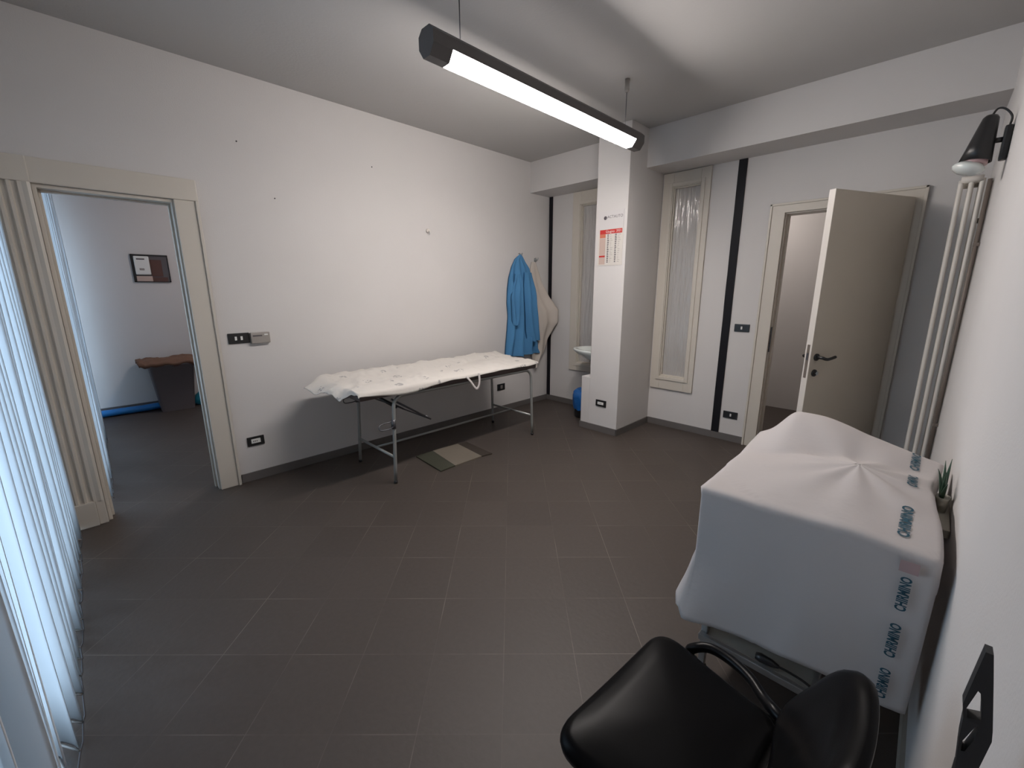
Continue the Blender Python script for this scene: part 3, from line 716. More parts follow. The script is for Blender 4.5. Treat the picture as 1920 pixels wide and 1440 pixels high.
r = thing('white_gown', 'off-white gown hanging in the corner, right of the blue gown', 'gown', (0.05, -.26, .5))
garment('gown_body', white, M['whitecloth'], 1.6, 3.3, 56, lambda t: .018 + .04 * min(1, t * 2.2), parent=r, fold_amp=.6)
for y, z, l in ((-.552, 1.905, 'wall hook hidden under the blue gown collar'), (-.262, 1.862, 'round chrome coat hook above the off-white gown')):
    k = thing('coat_hook', l, 'coat hook', (0, y, z))
    f = MB(); f.lathe([(0.002, 0), (0.026, 0), (0.026, 0.004), (0.020, 0.008), (0.002, 0.009)], (0.001, y, z), 20, mat=Matrix.Rotation(PI / 2, 3, 'Y')); f.build('base_disc', M['chrome'], k)
    f = MB(); f.tube(smooth_path([(0.006, y, z), (0.028, y, z - .004), (0.046, y, z + .006), (0.050, y, z + .026)], 4), 0.005, 8); f.build('hook', M['chrome'], k)

# ------------------------------------------------------------------ washbasin and bin behind the pillar
r = thing('washbasin', 'white washbasin half hidden behind the pillar', 'washbasin', (0.95, -.33, .69))
rows = []
for q, zz, sc_ in ((0, .835, 1.0), (1, .828, 1.02), (2, .815, 1.0), (3, .78, .90), (4, .74, .74), (5, .70, .50), (6, .685, .25)):
    rows.append([(1.060 + 0 if abs(math.cos(2 * PI * k / 40)) < 0 else 1.166 - 0.425 * sc_ * max(0, math.cos(2 * PI * k / 40 / 2 - PI / 2)) ** .75 * (1 if True else 0), -0.33 + 0.245 * sc_ * math.cos(PI * k / 40), zz) for k in range(41)])
inn_ = []
for zz, sc_ in ((.835, 1.0), (.838, .93), (.825, .87), (.77, .72), (.73, .45), (.72, .1)):
    inn_.append([(1.160 - 0.415 * sc_ * math.sin(PI * k / 40) ** .75, -0.33 + 0.24 * sc_ * math.cos(PI * k / 40), zz) for k in range(41)])
f = MB(); rows2 = [[(1.166 - 0.425 * s_ * max(0, math.sin(PI * k / 40)) ** .75, -0.33 + 0.245 * s_ * math.cos(PI * k / 40), z) for k in range(41)] for z, s_ in ((.835, 1.0), (.826, 1.015), (.812, 1.0), (.78, .90), (.74, .72), (.70, .48), (.685, .25))]
f.grid(rows2[::-1] + inn_, closed=True); f.build('basin', M['ceramic'], r)
f = MB(); f.lathe([(0.02, 0), (0.022, 0), (0.022, .2), (.02, .2)], (1.10, -.33, .50), 14); f.build('drain_pipe', M['chrome'], r)
f = MB(); f.tube(smooth_path([(1.14, -.33, .84), (1.14, -.33, .93), (1.10, -.33, .96), (1.03, -.33, .93)], 5), .010, 10); f.build('tap', M['chrome'], r)

r = thing('pedal_bin', 'black bin with a blue liner bag behind the pillar foot', 'bin', (.87, -.33, 0))
f = MB(); f.lathe([(.02, .0), (.105, .0), (.112, .01), (.118, .17), (.116, .175), (.02, .175)], (.87, -.33, 0), 28); f.build('bucket', M['black'], r)
rows = []
for z, rad in ((.10, .119), (.14, .128), (.20, .134), (.26, .138), (.31, .128), (.335, .10), (.325, .06)):
    rows.append([(.87 + (rad + .006 * math.sin(9 * a + z * 30)) * math.cos(a), -.33 + (rad + .006 * math.sin(9 * a + z * 30)) * math.sin(a), z + .006 * math.sin(5 * a)) for a in [2 * PI * k / 48 for k in range(48)]])
f = MB(); f.grid(rows, closed=True); f.add(rows[-1], [tuple(range(48))], True); f.build('bin_liner', M['bluebag'], r)

# ------------------------------------------------------------------ radiator (three tubes deep, seen end-on) on the right wall
r = thing('tube_radiator', 'tall cream tube radiator on the right wall beside the door', 'radiator', (3.75, -.36, .2))
RX = [3.690, 3.735, 3.780]; ZB, ZT = 0.20, 2.165
for k in range(5):
    y = -0.455 + 0.048 * k
    f = MB()
    for x in RX: f.tube([(x + .012, y, ZB + .03), (x + .012, y, ZB + .06), (x + .003, y, ZT - .05), (x + .003, y, ZT - .02)], 0.0125, 14)
    f.tube([(RX[0] + .015, y, ZB + .03), (RX[2] + .015, y, ZB + .03)], 0.018, 12); f.tube([(RX[0] + .0, y, ZT - .02), (RX[2] + .006, y, ZT - .02)], 0.020, 12)
    f.build('radiator_section', M['cream_pale'], r)
for x, z in ((3.742, ZB + .03), (3.735, ZT - .02)):
    f = MB(); f.tube([(x, -.455, z), (x, -.255, z)], 0.014, 12); f.build('header_tube', M['cream_pale'], r)
for z in (.5, 1.9):
    f = MB(); f.box(3.79, WX(-.3) - .001, -.33, -.30, z, z + .03, .003); f.build('wall_bracket', M['pipe'], r)
r = thing('shade_gap_pipe', 'dark brown-grey pipe standing in for the shaded gap between the radiator and the right wall', 'pipe', (3.822, -.47, 0))
f = MB(); f.tube([(3.812, -.50, 0.0), (3.812, -.50, 2.13)], 0.0105, 12); f.build('pipe', M['pipe'], r)  # dark shape in place of the shade between radiator and wall
for z in (1.75, .60):
    f = MB(); f.box(3.80, WX(-.5) - .0005, -.51, -.49, z, z + .02, .002); f.build('pipe_clip', M['pipe'], r)

# ------------------------------------------------------------------ black wall spotlight
SY = -1.10
r = thing('wall_spotlight', 'black adjustable spotlight with white reflector bulb on the right wall', 'wall lamp', (3.83, SY, 2.2))
f = MB(); px = WX(SY)
f.box(px - .030, px - .001, SY - .024, SY + .024, 2.112, 2.268, .009)
f.build('wall_plate', M['black'], r)
f = MB(); f.tube([(px - .015, SY, 2.208), (3.762, SY, 2.208)], 0.0125, 12); f.build('arm', M['black'], r)
top = Vector((3.754, SY, 2.325)); bot = Vector((3.728, SY - .02, 2.118)); ax = (bot - top).normalized()
q = Vector((0, 0, -1)).rotation_difference(ax).to_matrix(); Lh = (bot - top).length
f = MB(); f.lathe([(0.004, .004), (0.022, .0), (0.030, -.012), (0.036, -.05), (0.050, -Lh * .7), (0.060, -Lh), (0.055, -Lh), (0.044, -Lh * .6), (0.004, -Lh * .55)], top, 28, mat=q); f.build('lamp_shade', M['black'], r)
f = MB(); f.lathe([(0.004, -Lh * .62), (0.036, -Lh * .62), (0.046, -Lh + .005), (0.048, -Lh - .012), (0.004, -Lh - .012)], top, 28, mat=q); f.build('bulb_neck', M['pinkcap'], r)
bq = Vector((0, 0, -1)).rotation_difference(Vector((-.32, -.05, -1)).normalized()).to_matrix(); bc = bot + Vector((-.012, 0, -.006))
f = MB(); f.lathe([(0.004, .004), (0.046, .002), (0.062, -.014), (0.064, -.024), (0.056, -.038), (0.034, -.050), (0.004, -.054)], bc, 32, mat=bq); f.build('bulb', M['bulb'], r)
f = MB(); f.tube(smooth_path([(3.752, SY, 2.318), (3.768, SY, 2.352), (3.795, SY, 2.345), (3.822, SY, 2.305), (px - .018, SY, 2.255)], 6), .0045, 8); f.build('lamp_cable', M['black'], r)

# ------------------------------------------------------------------ wall shelf with aloe behind the trolley
r = thing('wall_shelf', 'small cream shelf on the right wall behind the draped trolley', 'shelf', (3.85, -2.45, .70))
f = MB(); f.box(3.800, 3.8485, -2.56, -2.25, .715, .745, .004); f.build('shelf_board', M['potclay'], r)
for y in (-2.46, -2.34):
    f = MB(); f.box(3.826, 3.8475, y, y + .02, .60, .716, .003); f.build('shelf_bracket', M['pipe'], r)
r = thing('aloe_plant', 'small spiky green aloe in a cream pot on the wall shelf', 'plant', (3.822, -2.40, .745))
f = MB(); f.lathe([(.002, 0), (.0135, 0), (.0185, .045), (.0185, .052), (.016, .052), (.002, .046)], (3.824, -2.40, .7455), 20, sy=1.8); f.build('pot', M['potclay'], r)
for (dx, dy, h, b) in ((-.030, -.01, .125, 0), (-.012, .02, .15, 0), (-.006, -.05, .13, 0), (-.022, .05, .10, 0), (.006, .02, .16, 0), (.004, -.08, .10, 0)):
    n = 8; pts = [(3.820 + dx*.8 * (t / n) ** 1.2, -2.40 + dy * (t / n), .790 + h * (t / n) - .02 * (t / n) ** 3) for t in range(n + 1)]
    f = MB(); f.tube(pts, [max(.0006, .0068 * (1 - (t / n) ** 1.6)) for t in range(n + 1)], 8); f.build('leaf', M['leafgreen'], r)

# ------------------------------------------------------------------ trolley, device, draped sheet
TX0, TX1, TY0, TY1 = 3.190, 3.828, -2.900, -2.150
r = thing('equipment_trolley', 'metal trolley with a pale lower shelf under the white drape', 'trolley', (3.5, -2.55, 0))
for (x, y) in ((3.262, -2.90), (3.60, -2.78), (3.262, -2.22), (3.60, -2.22)):
    f = MB(); f.box(x - .012, x + .012, y - .012 + .012, y + .024, .055, .745 if y > -2.5 else .745, .003); f.build('leg', M['chrome'], r)
    f = MB(); f.lathe([(.003, -.012), (.026, -.012), (.028, 0), (.026, .012), (.003, .012)], (x, y + .01, .0285), 18, mat=Matrix.Rotation(PI / 2, 3, 'Y')); f.tube([(x, y + .01, .028), (x, y + .01, .058)], .008, 8); f.build('castor', M['black'], r)
f = MB(); f.box(3.262, 3.612, -2.925, -2.905, .185, .210, .003); f.box(3.262, 3.612, -2.205, -2.185, .185, .21, .003)
f.box(3.250, 3.266, -2.925, -2.185, .185, .21, .003); f.box(3.604, 3.62, -2.925, -2.185, .185, .21, .003); f.build('shelf_frame', M['chrome'], r)
f = MB(); f.box(3.266, 3.604, -2.905, -2.205, .192, .202, .001); f.build('lower_shelf', M['trayplate'], r)
f = MB(); f.box(3.21, 3.78, -2.875, -2.19, .745, .770, .004); f.build('top_shelf', M['device'], r)
r = thing('medical_device', 'grey box-shaped device with a violet grip, showing faintly through the drape', 'medical device', (3.5, -2.45, .77))
f = MB(); f.prism([(-2.50, .771), (-2.19, .771), (-2.19, .860), (-2.26, .872), (-2.36, .82), (-2.48, .785)], 3.36, 3.60, lambda p, q, a: (a, p, q)); f.build('housing', M['device'], r)
f = MB(); f.box(3.555, 3.64, -2.54, -2.49, .77, .846, .012); f.build('grip', M['violet'], r)
f = MB(); f.box(3.30, 3.72, -2.84, -2.66, .771, .780, .004); f.build('keypad', M['darksteel'], r)

def top_h(x, y):
    h = 0.792
    t = min(max((y + 2.55) / .42, 0), 1); s_ = t * t * (3 - 2 * t)
    wx = math.exp(-max(0, (x - 3.36)) ** 2 / (2 * .24 ** 2)) * (1 if x > 3.34 else math.exp(-((x - 3.34) / .085) ** 2))
    h += 0.135 * s_ * wx + 0.03 * s_
    d = math.hypot((x - 3.597), (y + 2.515)); h = max(h, 0.792 + 0.088 * max(0, 1 - d / .42) ** 1.1 + .004 if d < .42 else 0)
    ang = math.atan2(y + 2.515, x - 3.597)
    h += 0.006 * math.cos(ang * 9 + 1) * min(1, d / .12) * max(0, 1 - d / .6) + .004 * fbm(x * 6, y * 6)
    return h
def drape_sheet():
    cx, cy = 3.597, -2.515; rows = []; n = 220; per = []
    rc = 0.018
    def edge(x0, y0, x1, y1, k):
        return [(lerp(x0, x1, i / k), lerp(y0, y1, i / k)) for i in range(k)]
    def corner(ccx, ccy, a0, k=6): return [(ccx + rc * math.cos(a0 + PI / 2 * i / k), ccy + rc * math.sin(a0 + PI / 2 * i / k)) for i in range(k)]
    per += edge(TX0 + rc, TY0, TX1 - rc, TY0, 56) + corner(TX1 - rc, TY0 + rc, -PI / 2)
    per += edge(TX1, TY0 + rc, TX1, TY1 - rc, 56) + corner(TX1 - rc, TY1 - rc, 0)
    per += edge(TX1 - rc, TY1, TX0 + rc, TY1, 56) + corner(TX0 + rc, TY1 - rc, PI / 2)
    per += edge(TX0, TY1 - rc, TX0, TY0 + rc, 56) + corner(TX0 + rc, TY0 + rc, PI)
    n = len(per)
    R = 26
    for k in range(R + 1):
        t = max(.02, k / R); row = []
        for (px, py) in per:
            # right edge of the cloth bows inwards in the middle
            bx = px
            if px > TX1 - .05: bx = px - .034 * math.exp(-((py + 2.45) / .24) ** 2)
            x, y = lerp(cx, bx, t), lerp(cy, py, t); z = top_h(x, y)
            if t > .965: z -= 0.006 * ((t - .965) / .035) ** 2
            row.append(Vector((x, y, z)))
        rows.append(row)
    # skirt
    S = 30; base = rows[-1]
    normals = []
    for i in range(n):
        a = Vector((*per[i - 1], 0)); b = Vector((*per[(i + 1) % n], 0)); d = (b - a).normalized(); normals.append(Vector((d.y, -d.x, 0)))
    corners = [(TX0, TY0), (TX1, TY0), (TX1, TY1), (TX0, TY1)]
    for k in range(1, S + 1):
        v = k / S; row = []
        for i in range(n):
            p = base[i]; px, py = per[i]; nn = normals[i]
            if nn.y < -.7: drop = 0.528 - .03 * (px - TX0) / .6; fl = .004; amp = .008
            elif nn.x < -.7: drop = 0.50; fl = .006; amp = .016
            elif nn.y > .7: drop = 0.45; fl = .01; amp = .016
            else: drop = 0.10; fl = .001; amp = .002
            dc = math.hypot(px - TX0, py - TY0)
            cf = math.exp(-(dc / .10) ** 2)
            if px < TX1 - .1 or nn.y < -.5: 
                drop = drop - .035 * cf if nn.y > -.9 else drop
            arcl = px * 1.0 + py * 1.3
            out = fl * v + amp * v * (math.sin(arcl * 24) * .6 + fbm(arcl * 6, v * 1.5, 4)) 
            out += 0.055 * cf * max(0, (v - .55) / .45) ** 1.5
            if nn.x < -.5: out -= .012 * math.sin(PI * min(1, v * 1.6)) 
            if px > TX1 - .06: out = min(out, .004)
            zz = p.z - drop * v + (0 if v < .8 else .012 * fbm(arcl * 5, 1) * (v - .8) / .2)
            row.append(Vector((p.x + nn.x * out, p.y + nn.y * out, zz)))
        rows.append(row)
    f = MB(); f.grid(rows, closed=True)
    f.add(rows[0], [tuple(range(n))], True)
    o = f.build('trolley_drape', M['drape'], None, fix=True)
    sd = o.modifiers.new('s', 'SOLIDIFY'); sd.thickness = 0.0012; sd.offset = -1
    return o
ds = drape_sheet(); tag(ds, 'white nonwoven sheet printed with blue-green lettering, draped over the trolley', 'drape')
def on_drape(s_top, xc, yc, along, mirror=False):
    """lettering that runs up the front face or along the top of the drape"""
    def top(x, y): X = xc - y; Y = yc + x; return (X, Y, top_h(X, Y) + .0035)
    def front(x, y): X = xc - y; Z = yc + x; return (X, TY0 - .0165 - .001 * 0, Z)
    return top if s_top else front
for (a, b) in ((-1.945 - .26, -2.30 + .04), ):
    pass
WORD = 'CHIRMINO'
for yc, ln_ in ((-2.235, .125), (-2.475, .135), (-2.765, .155)):
    t = text_mesh(WORD, 0.036, on_drape(True, 3.742, yc, 0), 'printed_lettering', M['teal'], ds, font_scale=(ln_ / .176, 1), bold=.035); t['label'] = 'blue-green printed word'
for zc, ln_ in ((.672, .105), (.520, .110), (.372, .10)):
    t = text_mesh(WORD, 0.032, on_drape(False, 3.766, zc, 0), 'printed_lettering', M['teal'], ds, font_scale=(ln_ / .156, 1), bold=.035); t['label'] = 'blue-green printed word'
t = text_mesh(WORD, 0.030, lambda x, y: (TX0 - .022, -2.285 + y, .735 + x), 'printed_lettering', M['teal'], ds, font_scale=(.5, .6), bold=.035); t['label'] = 'blue-green printed word'
for t in [c for c in ds.children]:
    t.location = -ds.location
f = MB(); f.box(3.745, 3.785, TY0 - .016, TY0 - .0155, .738, .772); o = f.build('printed_patch', M['pinkprint'], ds); o['label'] = 'faint red printed patch'

# cable lying on the lower shelf
r = thing('power_cable', 'black cable with plug lying on the lower shelf of the trolley', 'cable', (3.52, -2.87, .203))
f = MB(); f.tube(smooth_path([(3.500, -2.893, .222), (3.54, -2.892, .222), (3.60, -2.895, .215), (3.66, -2.91, .19), (3.70, -2.95, .08), (3.72, -2.99, .012), (3.70, -3.08, .008)], 6), .004, 8); f.build('cable', M['black'], r)
f = MB(); f.tube([(3.440, -2.892, .220), (3.455, -2.892, .221), (3.49, -2.893, .222), (3.512, -2.893, .222)], [.012, .016, .013, .006], 12); f.build('plug', M['black'], r)

# ------------------------------------------------------------------ black visitor chair
r = thing('visitor_chair', 'black vinyl visitor chair with black tube frame in the bottom right corner', 'chair', (3.5, -3.52, 0))
def pad(corners, z_fn, th, rc, name, bulge=.012, mat=M['vinyl'], xf=None):
    """rounded quad pad: corners CCW in local 2D"""
    P = [Vector((a, b, 0)) for a, b in corners]; out = []
    for i in range(4):
        p, a, b = P[i], P[i - 1], P[(i + 1) % 4]; da = (a - p).normalized(); db = (b - p).normalized(); rr = rc[i] if isinstance(rc, (list, tuple)) else rc
        s0, s1 = p + da * rr, p + db * rr
        for j in range(9):
            t = j / 8; out.append(s0.lerp(p, t).lerp(p.lerp(s1, t), t))
        q0 = s1; rn = rc[(i + 1) % 4] if isinstance(rc, (list, tuple)) else rc
        q1 = b + (p - b).normalized() * rn
        for j in range(1, 8): out.append(q0.lerp(q1, j / 8))
    c = sum(P, Vector()) / 4; rows = []
    def ring(s_, off, zz):
        row = []
        for p in out:
            d = p - c; q_ = c + d * s_ - d.normalized() * off; row.append((q_.x, q_.y, zz + bulge * (1 - s_ * s_)))
        return row
    R = [ring(.02, 0, th)] + [ring(k / 8, 0, th) for k in range(1, 7)] + [ring(1, .030, th), ring(1, .016, th - .002), ring(1, .006, th - .009), ring(1, .001, th - .019), ring(1, 0, th * .45), ring(1, .004, .006), ring(1, .014, 0), ring(.5, 0, -bulge * .5), ring(.02, 0, -bulge)]
    f = MB(); f.grid(R, closed=True); n = len(out)
    f.add(R[0], [tuple(range(n))], True); f.add(R[-1], [tuple(range(n))], True)
    f.v = [xf(Vector(v)) for v in f.v]
    return f.build(name, mat, r)
pad([(3.205, -3.775), (3.585, -3.735), (3.600, -3.345), (3.245, -3.262)], None, .05, (.085, .05, .05, .085), 'seat', xf=lambda v: Vector((v.x, v.y, v.z + .412 + .02 * ((v.x - 3.4) ** 2) * 4)))
def bx(v):   # backrest: local x -> along y, local y -> height, z -> thickness toward the sitter
    yy = v.x; h = v.y
    lean = .125 * (h / .275); curve = .030 * ((yy + 3.535) / .20) ** 2
    return Vector((3.634 + lean - v.z - curve * 1.0, yy, .470 + h))
pad([(-3.745, 0.0), (-3.335, 0.0), (-3.350, .275), (-3.725, .275)], None, .040, (.09, .09, .10, .10), 'backrest', bulge=.006, xf=bx)
for sy, yy in ((1, -3.245), (-1, -3.795)):
    Y = lambda a: -3.52 + sy * a
    f = MB()
    path = [(3.30, Y(.270), 0.012), (3.315, Y(.270), .20), (3.330, Y(.272), .395), (3.345, Y(.275), .432), (3.385, Y(.290), .448), (3.44, Y(.285), .452), (3.50, Y(.258), .455), (3.545, Y(.215), .458), (3.575, Y(.185), .470), (3.605, Y(.168), .470), (3.640, Y(.155), .470), (3.676, Y(.14), .495), (3.712, Y(.13), .56), (3.738, Y(.13), .62)]
    f.tube(smooth_path(path, 6), .0145, 12); o = f.build('side_tube', M['blacktube'], r)
    f = MB(); f.lathe([(.003, 0), (.014, 0), (.014, .02), (.003, .02)], (3.30, Y(.270), 0), 12); f.build('foot_cap', M['black'], o)
    f = MB(); f.tube(smooth_path([(3.68, Y(.265), .012), (3.655, Y(.262), .20), (3.60, Y(.25), .40), (3.575, Y(.20), .425), (3.50, Y(.18), .418)], 6), .0115, 12); o = f.build('rear_leg', M['blacktube'], r)
    f = MB(); f.lathe([(.003, 0), (.014, 0), (.014, .02), (.003, .02)], (3.68, Y(.265), 0), 12); f.build('foot_cap', M['black'], o)
f = MB(); f.tube([(3.35, -3.79, .405), (3.35, -3.25, .405)], .009, 10); f.tube([(3.575, -3.72, .41), (3.575, -3.32, .41)], .009, 10); f.build('cross_tube', M['blacktube'], r)
f = MB(); f.box(3.56, 3.672, -3.56, -3.48, .425, .433, .002); f.box(3.664, 3.672, -3.56, -3.48, .43, .51, .002); f.build('back_bracket', M['blacktube'], r)

# ------------------------------------------------------------------ black openwork holder on the right wall, very near
r = thing('wall_holder', 'black angular openwork holder on the right wall, at the lower right corner', 'wall holder', (3.87, -3.85, .95))
def PW(y, z, x): return (x, y, z)
YB = -3.75
def ringpoly(outer, inner, y0, y1, name):
    f = MB(); n = len(outer); m = len(inner)
    O0 = [(x, y0, z) for x, z in outer]; O1 = [(x, y1, z) for x, z in outer]; I0 = [(x, y0, z) for x, z in inner]; I1 = [(x, y1, z) for x, z in inner]
    for A, B, flip in ((O0, I0, 0), (O1, I1, 1)):
        for i in range(n): f.add([A[i], A[(i + 1) % n], B[(i + 1) % n], B[i]], [(0, 1, 2, 3)])
    for A, B in ((O0, O1), (I0, I1)):
        for i in range(n): f.add([A[i], A[(i + 1) % n], B[(i + 1) % n], B[i]], [(0, 1, 2, 3)])
    return weld(f.build(name, M['ironwork'], r))
# a vertical plate standing out from the wall with two slanted openings
ringpoly([(3.8085, 1.106), (3.8145, 1.106), (3.8195, 1.075), (3.8290, 1.0135), (3.8060, 1.0135), (3.8030, 1.030)],
         [(3.8110, 1.055), (3.8135, 1.053), (3.8165, 1.038), (3.8190, 1.020), (3.8090, 1.0155), (3.8062, 1.026)], YB, YB + .016, 'upper_frame')
ringpoly([(3.8060, 1.0134), (3.8290, 1.0134), (3.8305, 1.000), (3.8270, .955), (3.8110, .940), (3.8072, .985)],
         [(3.8170, 1.0115), (3.8190, 1.005), (3.8180, .992), (3.8140, .971), (3.8112, .969), (3.8102, .983)], YB, YB + .016, 'lower_frame')
f = MB(); f.prism([(3.811, .940), (3.827, .955), (3.827, .80), (3.811, .80)], YB, YB + .020, lambda p, q, a: (p, a, q)); f.build('lower_plate', M['ironwork'], r)
f = MB(); f.box(3.822, WX(YB) - .0005, YB + .002, YB + .018, .84, .90, .003); f.build('wall_arm', M['ironwork'], r)

# ------------------------------------------------------------------ vertical blinds
def vertical_blind(label, x0, x1, step, ang, yc=-4.668, zt=2.72, seed=1):
    rnd = random.Random(seed)
    r = thing('vertical_blind', label, 'blinds', ((x0 + x1) / 2, yc, 0.02))
    f = MB(); f.box(x0 - .05, x1 + .05, yc - .02, yc + .02, zt, zt + .04, .004); f.build('head_rail', M['white_pl'], r)
    n = int((x1 - x0) / step); ends = []
    for i in range(n + 1):
        x = x0 + i * step; a = math.radians(ang + rnd.uniform(-16, 16)); hw = .0635; zb = .035 + rnd.uniform(-.012, .02)
        cv = rnd.uniform(.004, .012); tw = rnd.uniform(-.12, .12); rows = []
        for j in range(13):
            z = lerp(zb, zt - .01, j / 12); aa = a + tw * (1 - j / 12) + .05 * math.sin(j * .7 + i); row = []
            for k in range(9):
                u = -1 + 2 * k / 8; c = cv * (1 - u * u)
                row.append((x + u * hw * math.cos(aa) - c * math.sin(aa), yc + u * hw * math.sin(aa) + c * math.cos(aa), z))
            rows.append(row)
        f = MB(); f.grid(rows); o = f.build('slat', M['vane'], r, fix=False); sd = o.modifiers.new('s', 'SOLIDIFY'); sd.thickness = .0012
        # bottom weight
        aa = a + tw; g = MB(); g.tube([(x - hw * .95 * math.cos(aa), yc - hw * .95 * math.sin(aa), zb + .004), (x + hw * .95 * math.cos(aa), yc + hw * .95 * math.sin(aa), zb + .004)], .0035, 6); g.build('slat_weight', M['grey_pl'], o)
        for q_ in o.children: q_.location = (0, 0, 0)
        ends.append((x + hw * math.cos(aa), yc + hw * math.sin(aa), zb + .002))
    pts = []
    for i, e in enumerate(ends):
        pts.append(e)
        if i < len(ends) - 1:
            g = ends[i + 1]; pts.append(((e[0] + g[0]) / 2, (e[1] + g[1]) / 2, min(e[2], g[2]) - .018))
    f = MB(); f.tube(pts, .0028, 6); f.build('bottom_chain', M['darksteel'], r)
    return r
vertical_blind('white vertical blinds along the left edge, in front of the fluted door frame', 0.10, 3.62, 0.112, 33, seed=3)
vertical_blind('white vertical blinds in the adjoining room, seen through the left doorway', -3.02, -0.25, 0.112, 33, yc=-4.490, seed=8)

# ------------------------------------------------------------------ adjoining room objects
r = thing('meter_panel', 'black framed wall panel with a white control unit, in the adjoining room', 'wall panel', (-3.30, -3.73, 1.6))
PX = -3.30; py0, py1, pz0, pz1 = -3.912, -3.556, 1.600, 1.930
f = MB(); w = .014
f.box(PX, PX + .02, py0, py0 + w * 1.6, pz0, pz1, .002); f.box(PX, PX + .02, py1 - w * .6, py1, pz0, pz1, .002); f.box(PX, PX + .02, py0, py1, pz0, pz0 + w * .6, .002); f.box(PX, PX + .02, py0, py1, pz1 - w, pz1, .002); f.build('panel_frame', M['black'], r)
f = MB(); f.box(PX, PX + .008, py0 + .01, py1 - .005, pz0 + .005, pz1 - .01); f.build('back_plate', M['greypanel'], r)
f = MB(); f.box(PX + .007, PX + .012, -3.735, -3.625, pz0 + .07, pz1 - .06, .001); f.box(PX + .007, PX + .011, -3.735, -3.585, pz0 + .008, pz0 + .06, .001); f.build('brown_panel', M['brownpanel'], r)
f = MB(); f.box(PX + .008, PX + .045, py0 + .026, -3.742, pz0 + .088, pz1 - .022, .012); o = f.build('control_unit', M['white_pl'], r)
f = MB(); f.box(PX + .044, PX + .047, py0 + .050, -3.785, pz1 - .065, pz1 - .050, .001); f.build('display', M['ink'], o)
f = MB(); f.box(PX + .044, PX + .047, py0 + .065, -3.800, pz0 + .140, pz0 + .165, .001); f.build('button_row', M['grey_pl'], o)
f = MB(); f.box(PX + .007, PX + .03, py0 + .026, -3.735, pz0 + .010, pz0 + .072, .003); f.build('beige_box', M['salmon'], r)
f = MB(); f.lathe([(.002, 0), (.020, 0), (.020, .012), (.002, .014)], (PX, -3.425, .965), 16, mat=Matrix.Rotation(PI / 2, 3, 'Y')); tag(f.build('wall_button', M['white_pl']), 'small white round button on the wall of the adjoining room', 'button')

bxc, byc = -3.10, -3.735
r = thing('waste_bin', 'dark grey tapered waste bin standing in the adjoining room', 'waste bin', (bxc, byc, 0))
def rr_ring(cx, cy, hx, hy, z, rc=.03, n=8):
    out = []
    for (sx, sy, a0) in ((1, -1, -PI / 2), (1, 1, 0), (-1, 1, PI / 2), (-1, -1, PI)):
        for i in range(n + 1):
            a = a0 + PI / 2 * i / n; out.append((cx + sx * (hx - rc) + rc * math.cos(a), cy + sy * (hy - rc) + rc * math.sin(a), z))
    return out
R = [rr_ring(bxc, byc, a, b, z) for a, b, z in ((.11, .165, 0), (.112, .168, .01), (.145, .222, .575), (.158, .236, .580), (.158, .236, .610), (.150, .228, .612), (.140, .215, .605), (.107, .162, .02))]
f = MB(); f.grid(R, closed=True); f.add(R[0], [tuple(range(len(R[0])))]); f.add(R[-1], [tuple(range(len(R[0])))]); f.build('bin_body', M['bin'], r)
# brown paper over the bin
rows = []
for i in range(31):
    v = i / 30; y = lerp(-4.055, -3.405, v); row = []
    for k in range(17):
        u = k / 16; x = lerp(bxc - .150, bxc + .175, u)
        z = .665 + .03 * fbm(x * 7, y * 6) + .012 * fbm(x * 17, y * 15, 2)
        if v < .22: z -= .02 * ((.22 - v) / .22) ** 1.3 - .02 * (v < .08)
        if v > .78: z -= .12 * ((v - .78) / .22) ** 1.2 * (u)
        if u > .75: z -= (.035 + .045 * fbm(3, y * 5)) * ((u - .75) / .25)
        row.append((x, y, z))
    rows.append(row)
f = MB(); f.grid(rows); o = f.build('brown_paper_wrap', M['brownpaper'], None, fix=False); sd = o.modifiers.new('s', 'SOLIDIFY'); sd.thickness = .045; sd.offset = -1
tag(o, 'crumpled brown paper lying over the top of the grey bin', 'paper')
# blue plastic sheet rolled along the wall
rows = []
for i in range(41):
    y = lerp(-4.50, -3.90, i / 40); row = []
    for k in range(14):
        a = 2 * PI * k / 14; rr2 = .042 + .008 * fbm(a, y * 7)
        row.append((-3.222 + rr2 * 1.2 * math.cos(a), y, max(.002, .044 + rr2 * math.sin(a))))
    rows.append(row)
f = MB(); f.grid(rows, closed=True); f.add(rows[0], [tuple(range(14))], True); f.add(rows[-1], [tuple(range(14))], True)
tag(f.build('rolled_plastic_sheet', M['bluesheet']), 'bright blue plastic sheet rolled up on the floor along the far wall', 'plastic sheet')
R = []
for z, rad in ((.002, .085), (.03, .105), (.08, .10), (.13, .075), (.165, .04), (.19, .02), (.215, .035)):
    R.append([(-3.17 + (rad + .014 * fbm(math.cos(a) * 2, math.sin(a) * 2, z * 9)) * math.cos(a), -3.445 + (rad * 1.1 + .016 * fbm(math.cos(a) * 2, math.sin(a) * 2, z * 9 + 3)) * math.sin(a), z) for a in [2 * PI * k / 36 for k in range(36)]])
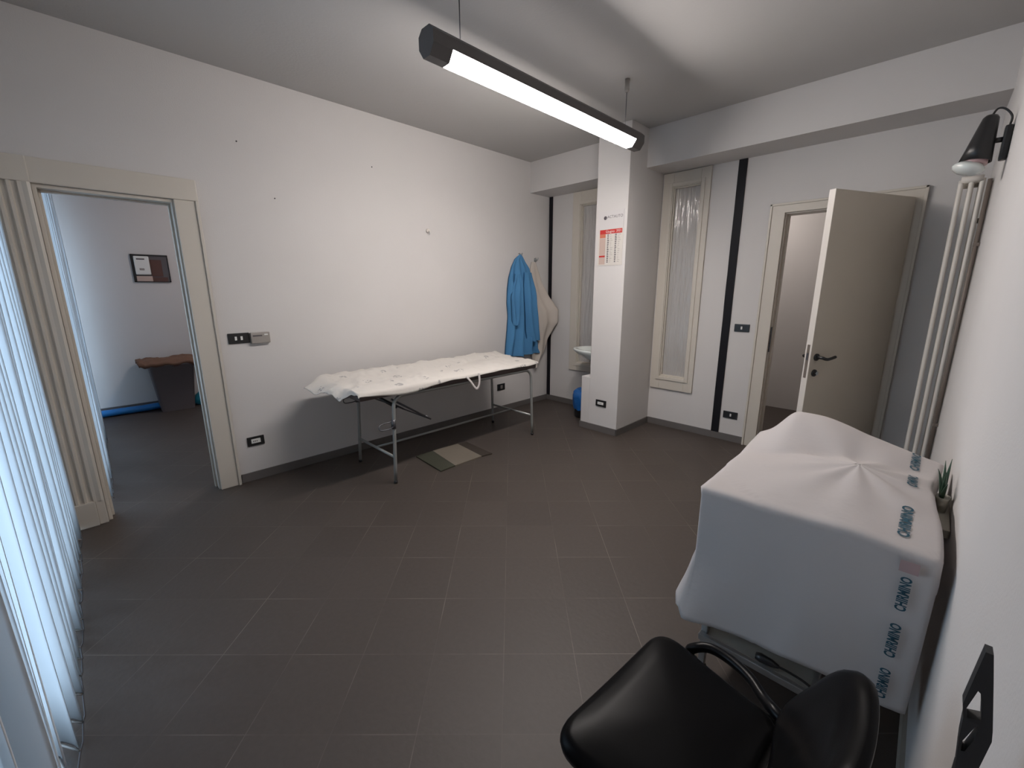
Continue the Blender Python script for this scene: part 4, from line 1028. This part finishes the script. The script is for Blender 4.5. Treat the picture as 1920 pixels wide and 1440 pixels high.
f = MB(); f.grid(R, closed=True); f.add(R[0], [tuple(range(36))], True); f.add(R[-1], [tuple(range(36))], True)
tag(f.build('plastic_bag', M['cyanbag']), 'small turquoise plastic bag on the floor right of the grey bin', 'bag')

# ------------------------------------------------------------------ light, camera
w = bpy.data.worlds.new('World'); sc.world = w; w.use_nodes = True
bg = w.node_tree.nodes['Background']; bg.inputs[0].default_value = (0.58, 0.77, 1.0, 1); bg.inputs[1].default_value = 3.8

cam = bpy.data.cameras.new('camera'); co = bpy.data.objects.new('camera', cam); C.objects.link(co)
yaw, pitch, roll = 0.7855, -0.2211, -0.0027
F = Vector((-math.sin(yaw) * math.cos(pitch), math.cos(yaw) * math.cos(pitch), math.sin(pitch))); Rv = Vector((math.cos(yaw), math.sin(yaw), 0)); U = Rv.cross(F)
R2 = Rv * math.cos(roll) + U * math.sin(roll); U2 = -Rv * math.sin(roll) + U * math.cos(roll)
mt = Matrix((R2, U2, -F)).transposed().to_4x4(); mt.translation = Vector((3.7132, -4.3968, 1.5)); co.matrix_world = mt
cam.sensor_width = 36; cam.lens = 789.114 / 1920 * 36; cam.clip_start = 0.02; cam.clip_end = 60
sc.camera = co

sc.view_settings.view_transform = 'Standard'; sc.view_settings.look = 'None'; sc.view_settings.exposure = 0.0; sc.view_settings.gamma = 1.0
sc.view_settings.use_curve_mapping = False
cy = sc.cycles
cy.use_denoising = True
cy.max_bounces = 10; cy.diffuse_bounces = 6; cy.glossy_bounces = 4; cy.transmission_bounces = 6; cy.transparent_max_bounces = 10
cy.sample_clamp_indirect = 6.0; cy.caustics_reflective = False; cy.caustics_refractive = False

GR = {'light switch': 'black light switches', 'wall socket': 'black wall sockets', 'wall strip': 'black vertical strips on the back wall', 'gown': 'gowns hanging in the corner',
      'coat hook': 'coat hooks in the corner', 'blinds': 'white vertical blinds', 'ceiling lamp': 'added unseen ceiling lamps'}
for o in sc.objects:
    if o.parent is None and o.get('category') in GR: o['group'] = GR[o['category']]
for n in ('window_1', 'window_2'):
    if n in bpy.data.objects: bpy.data.objects[n]['group'] = 'tall frosted interior windows'
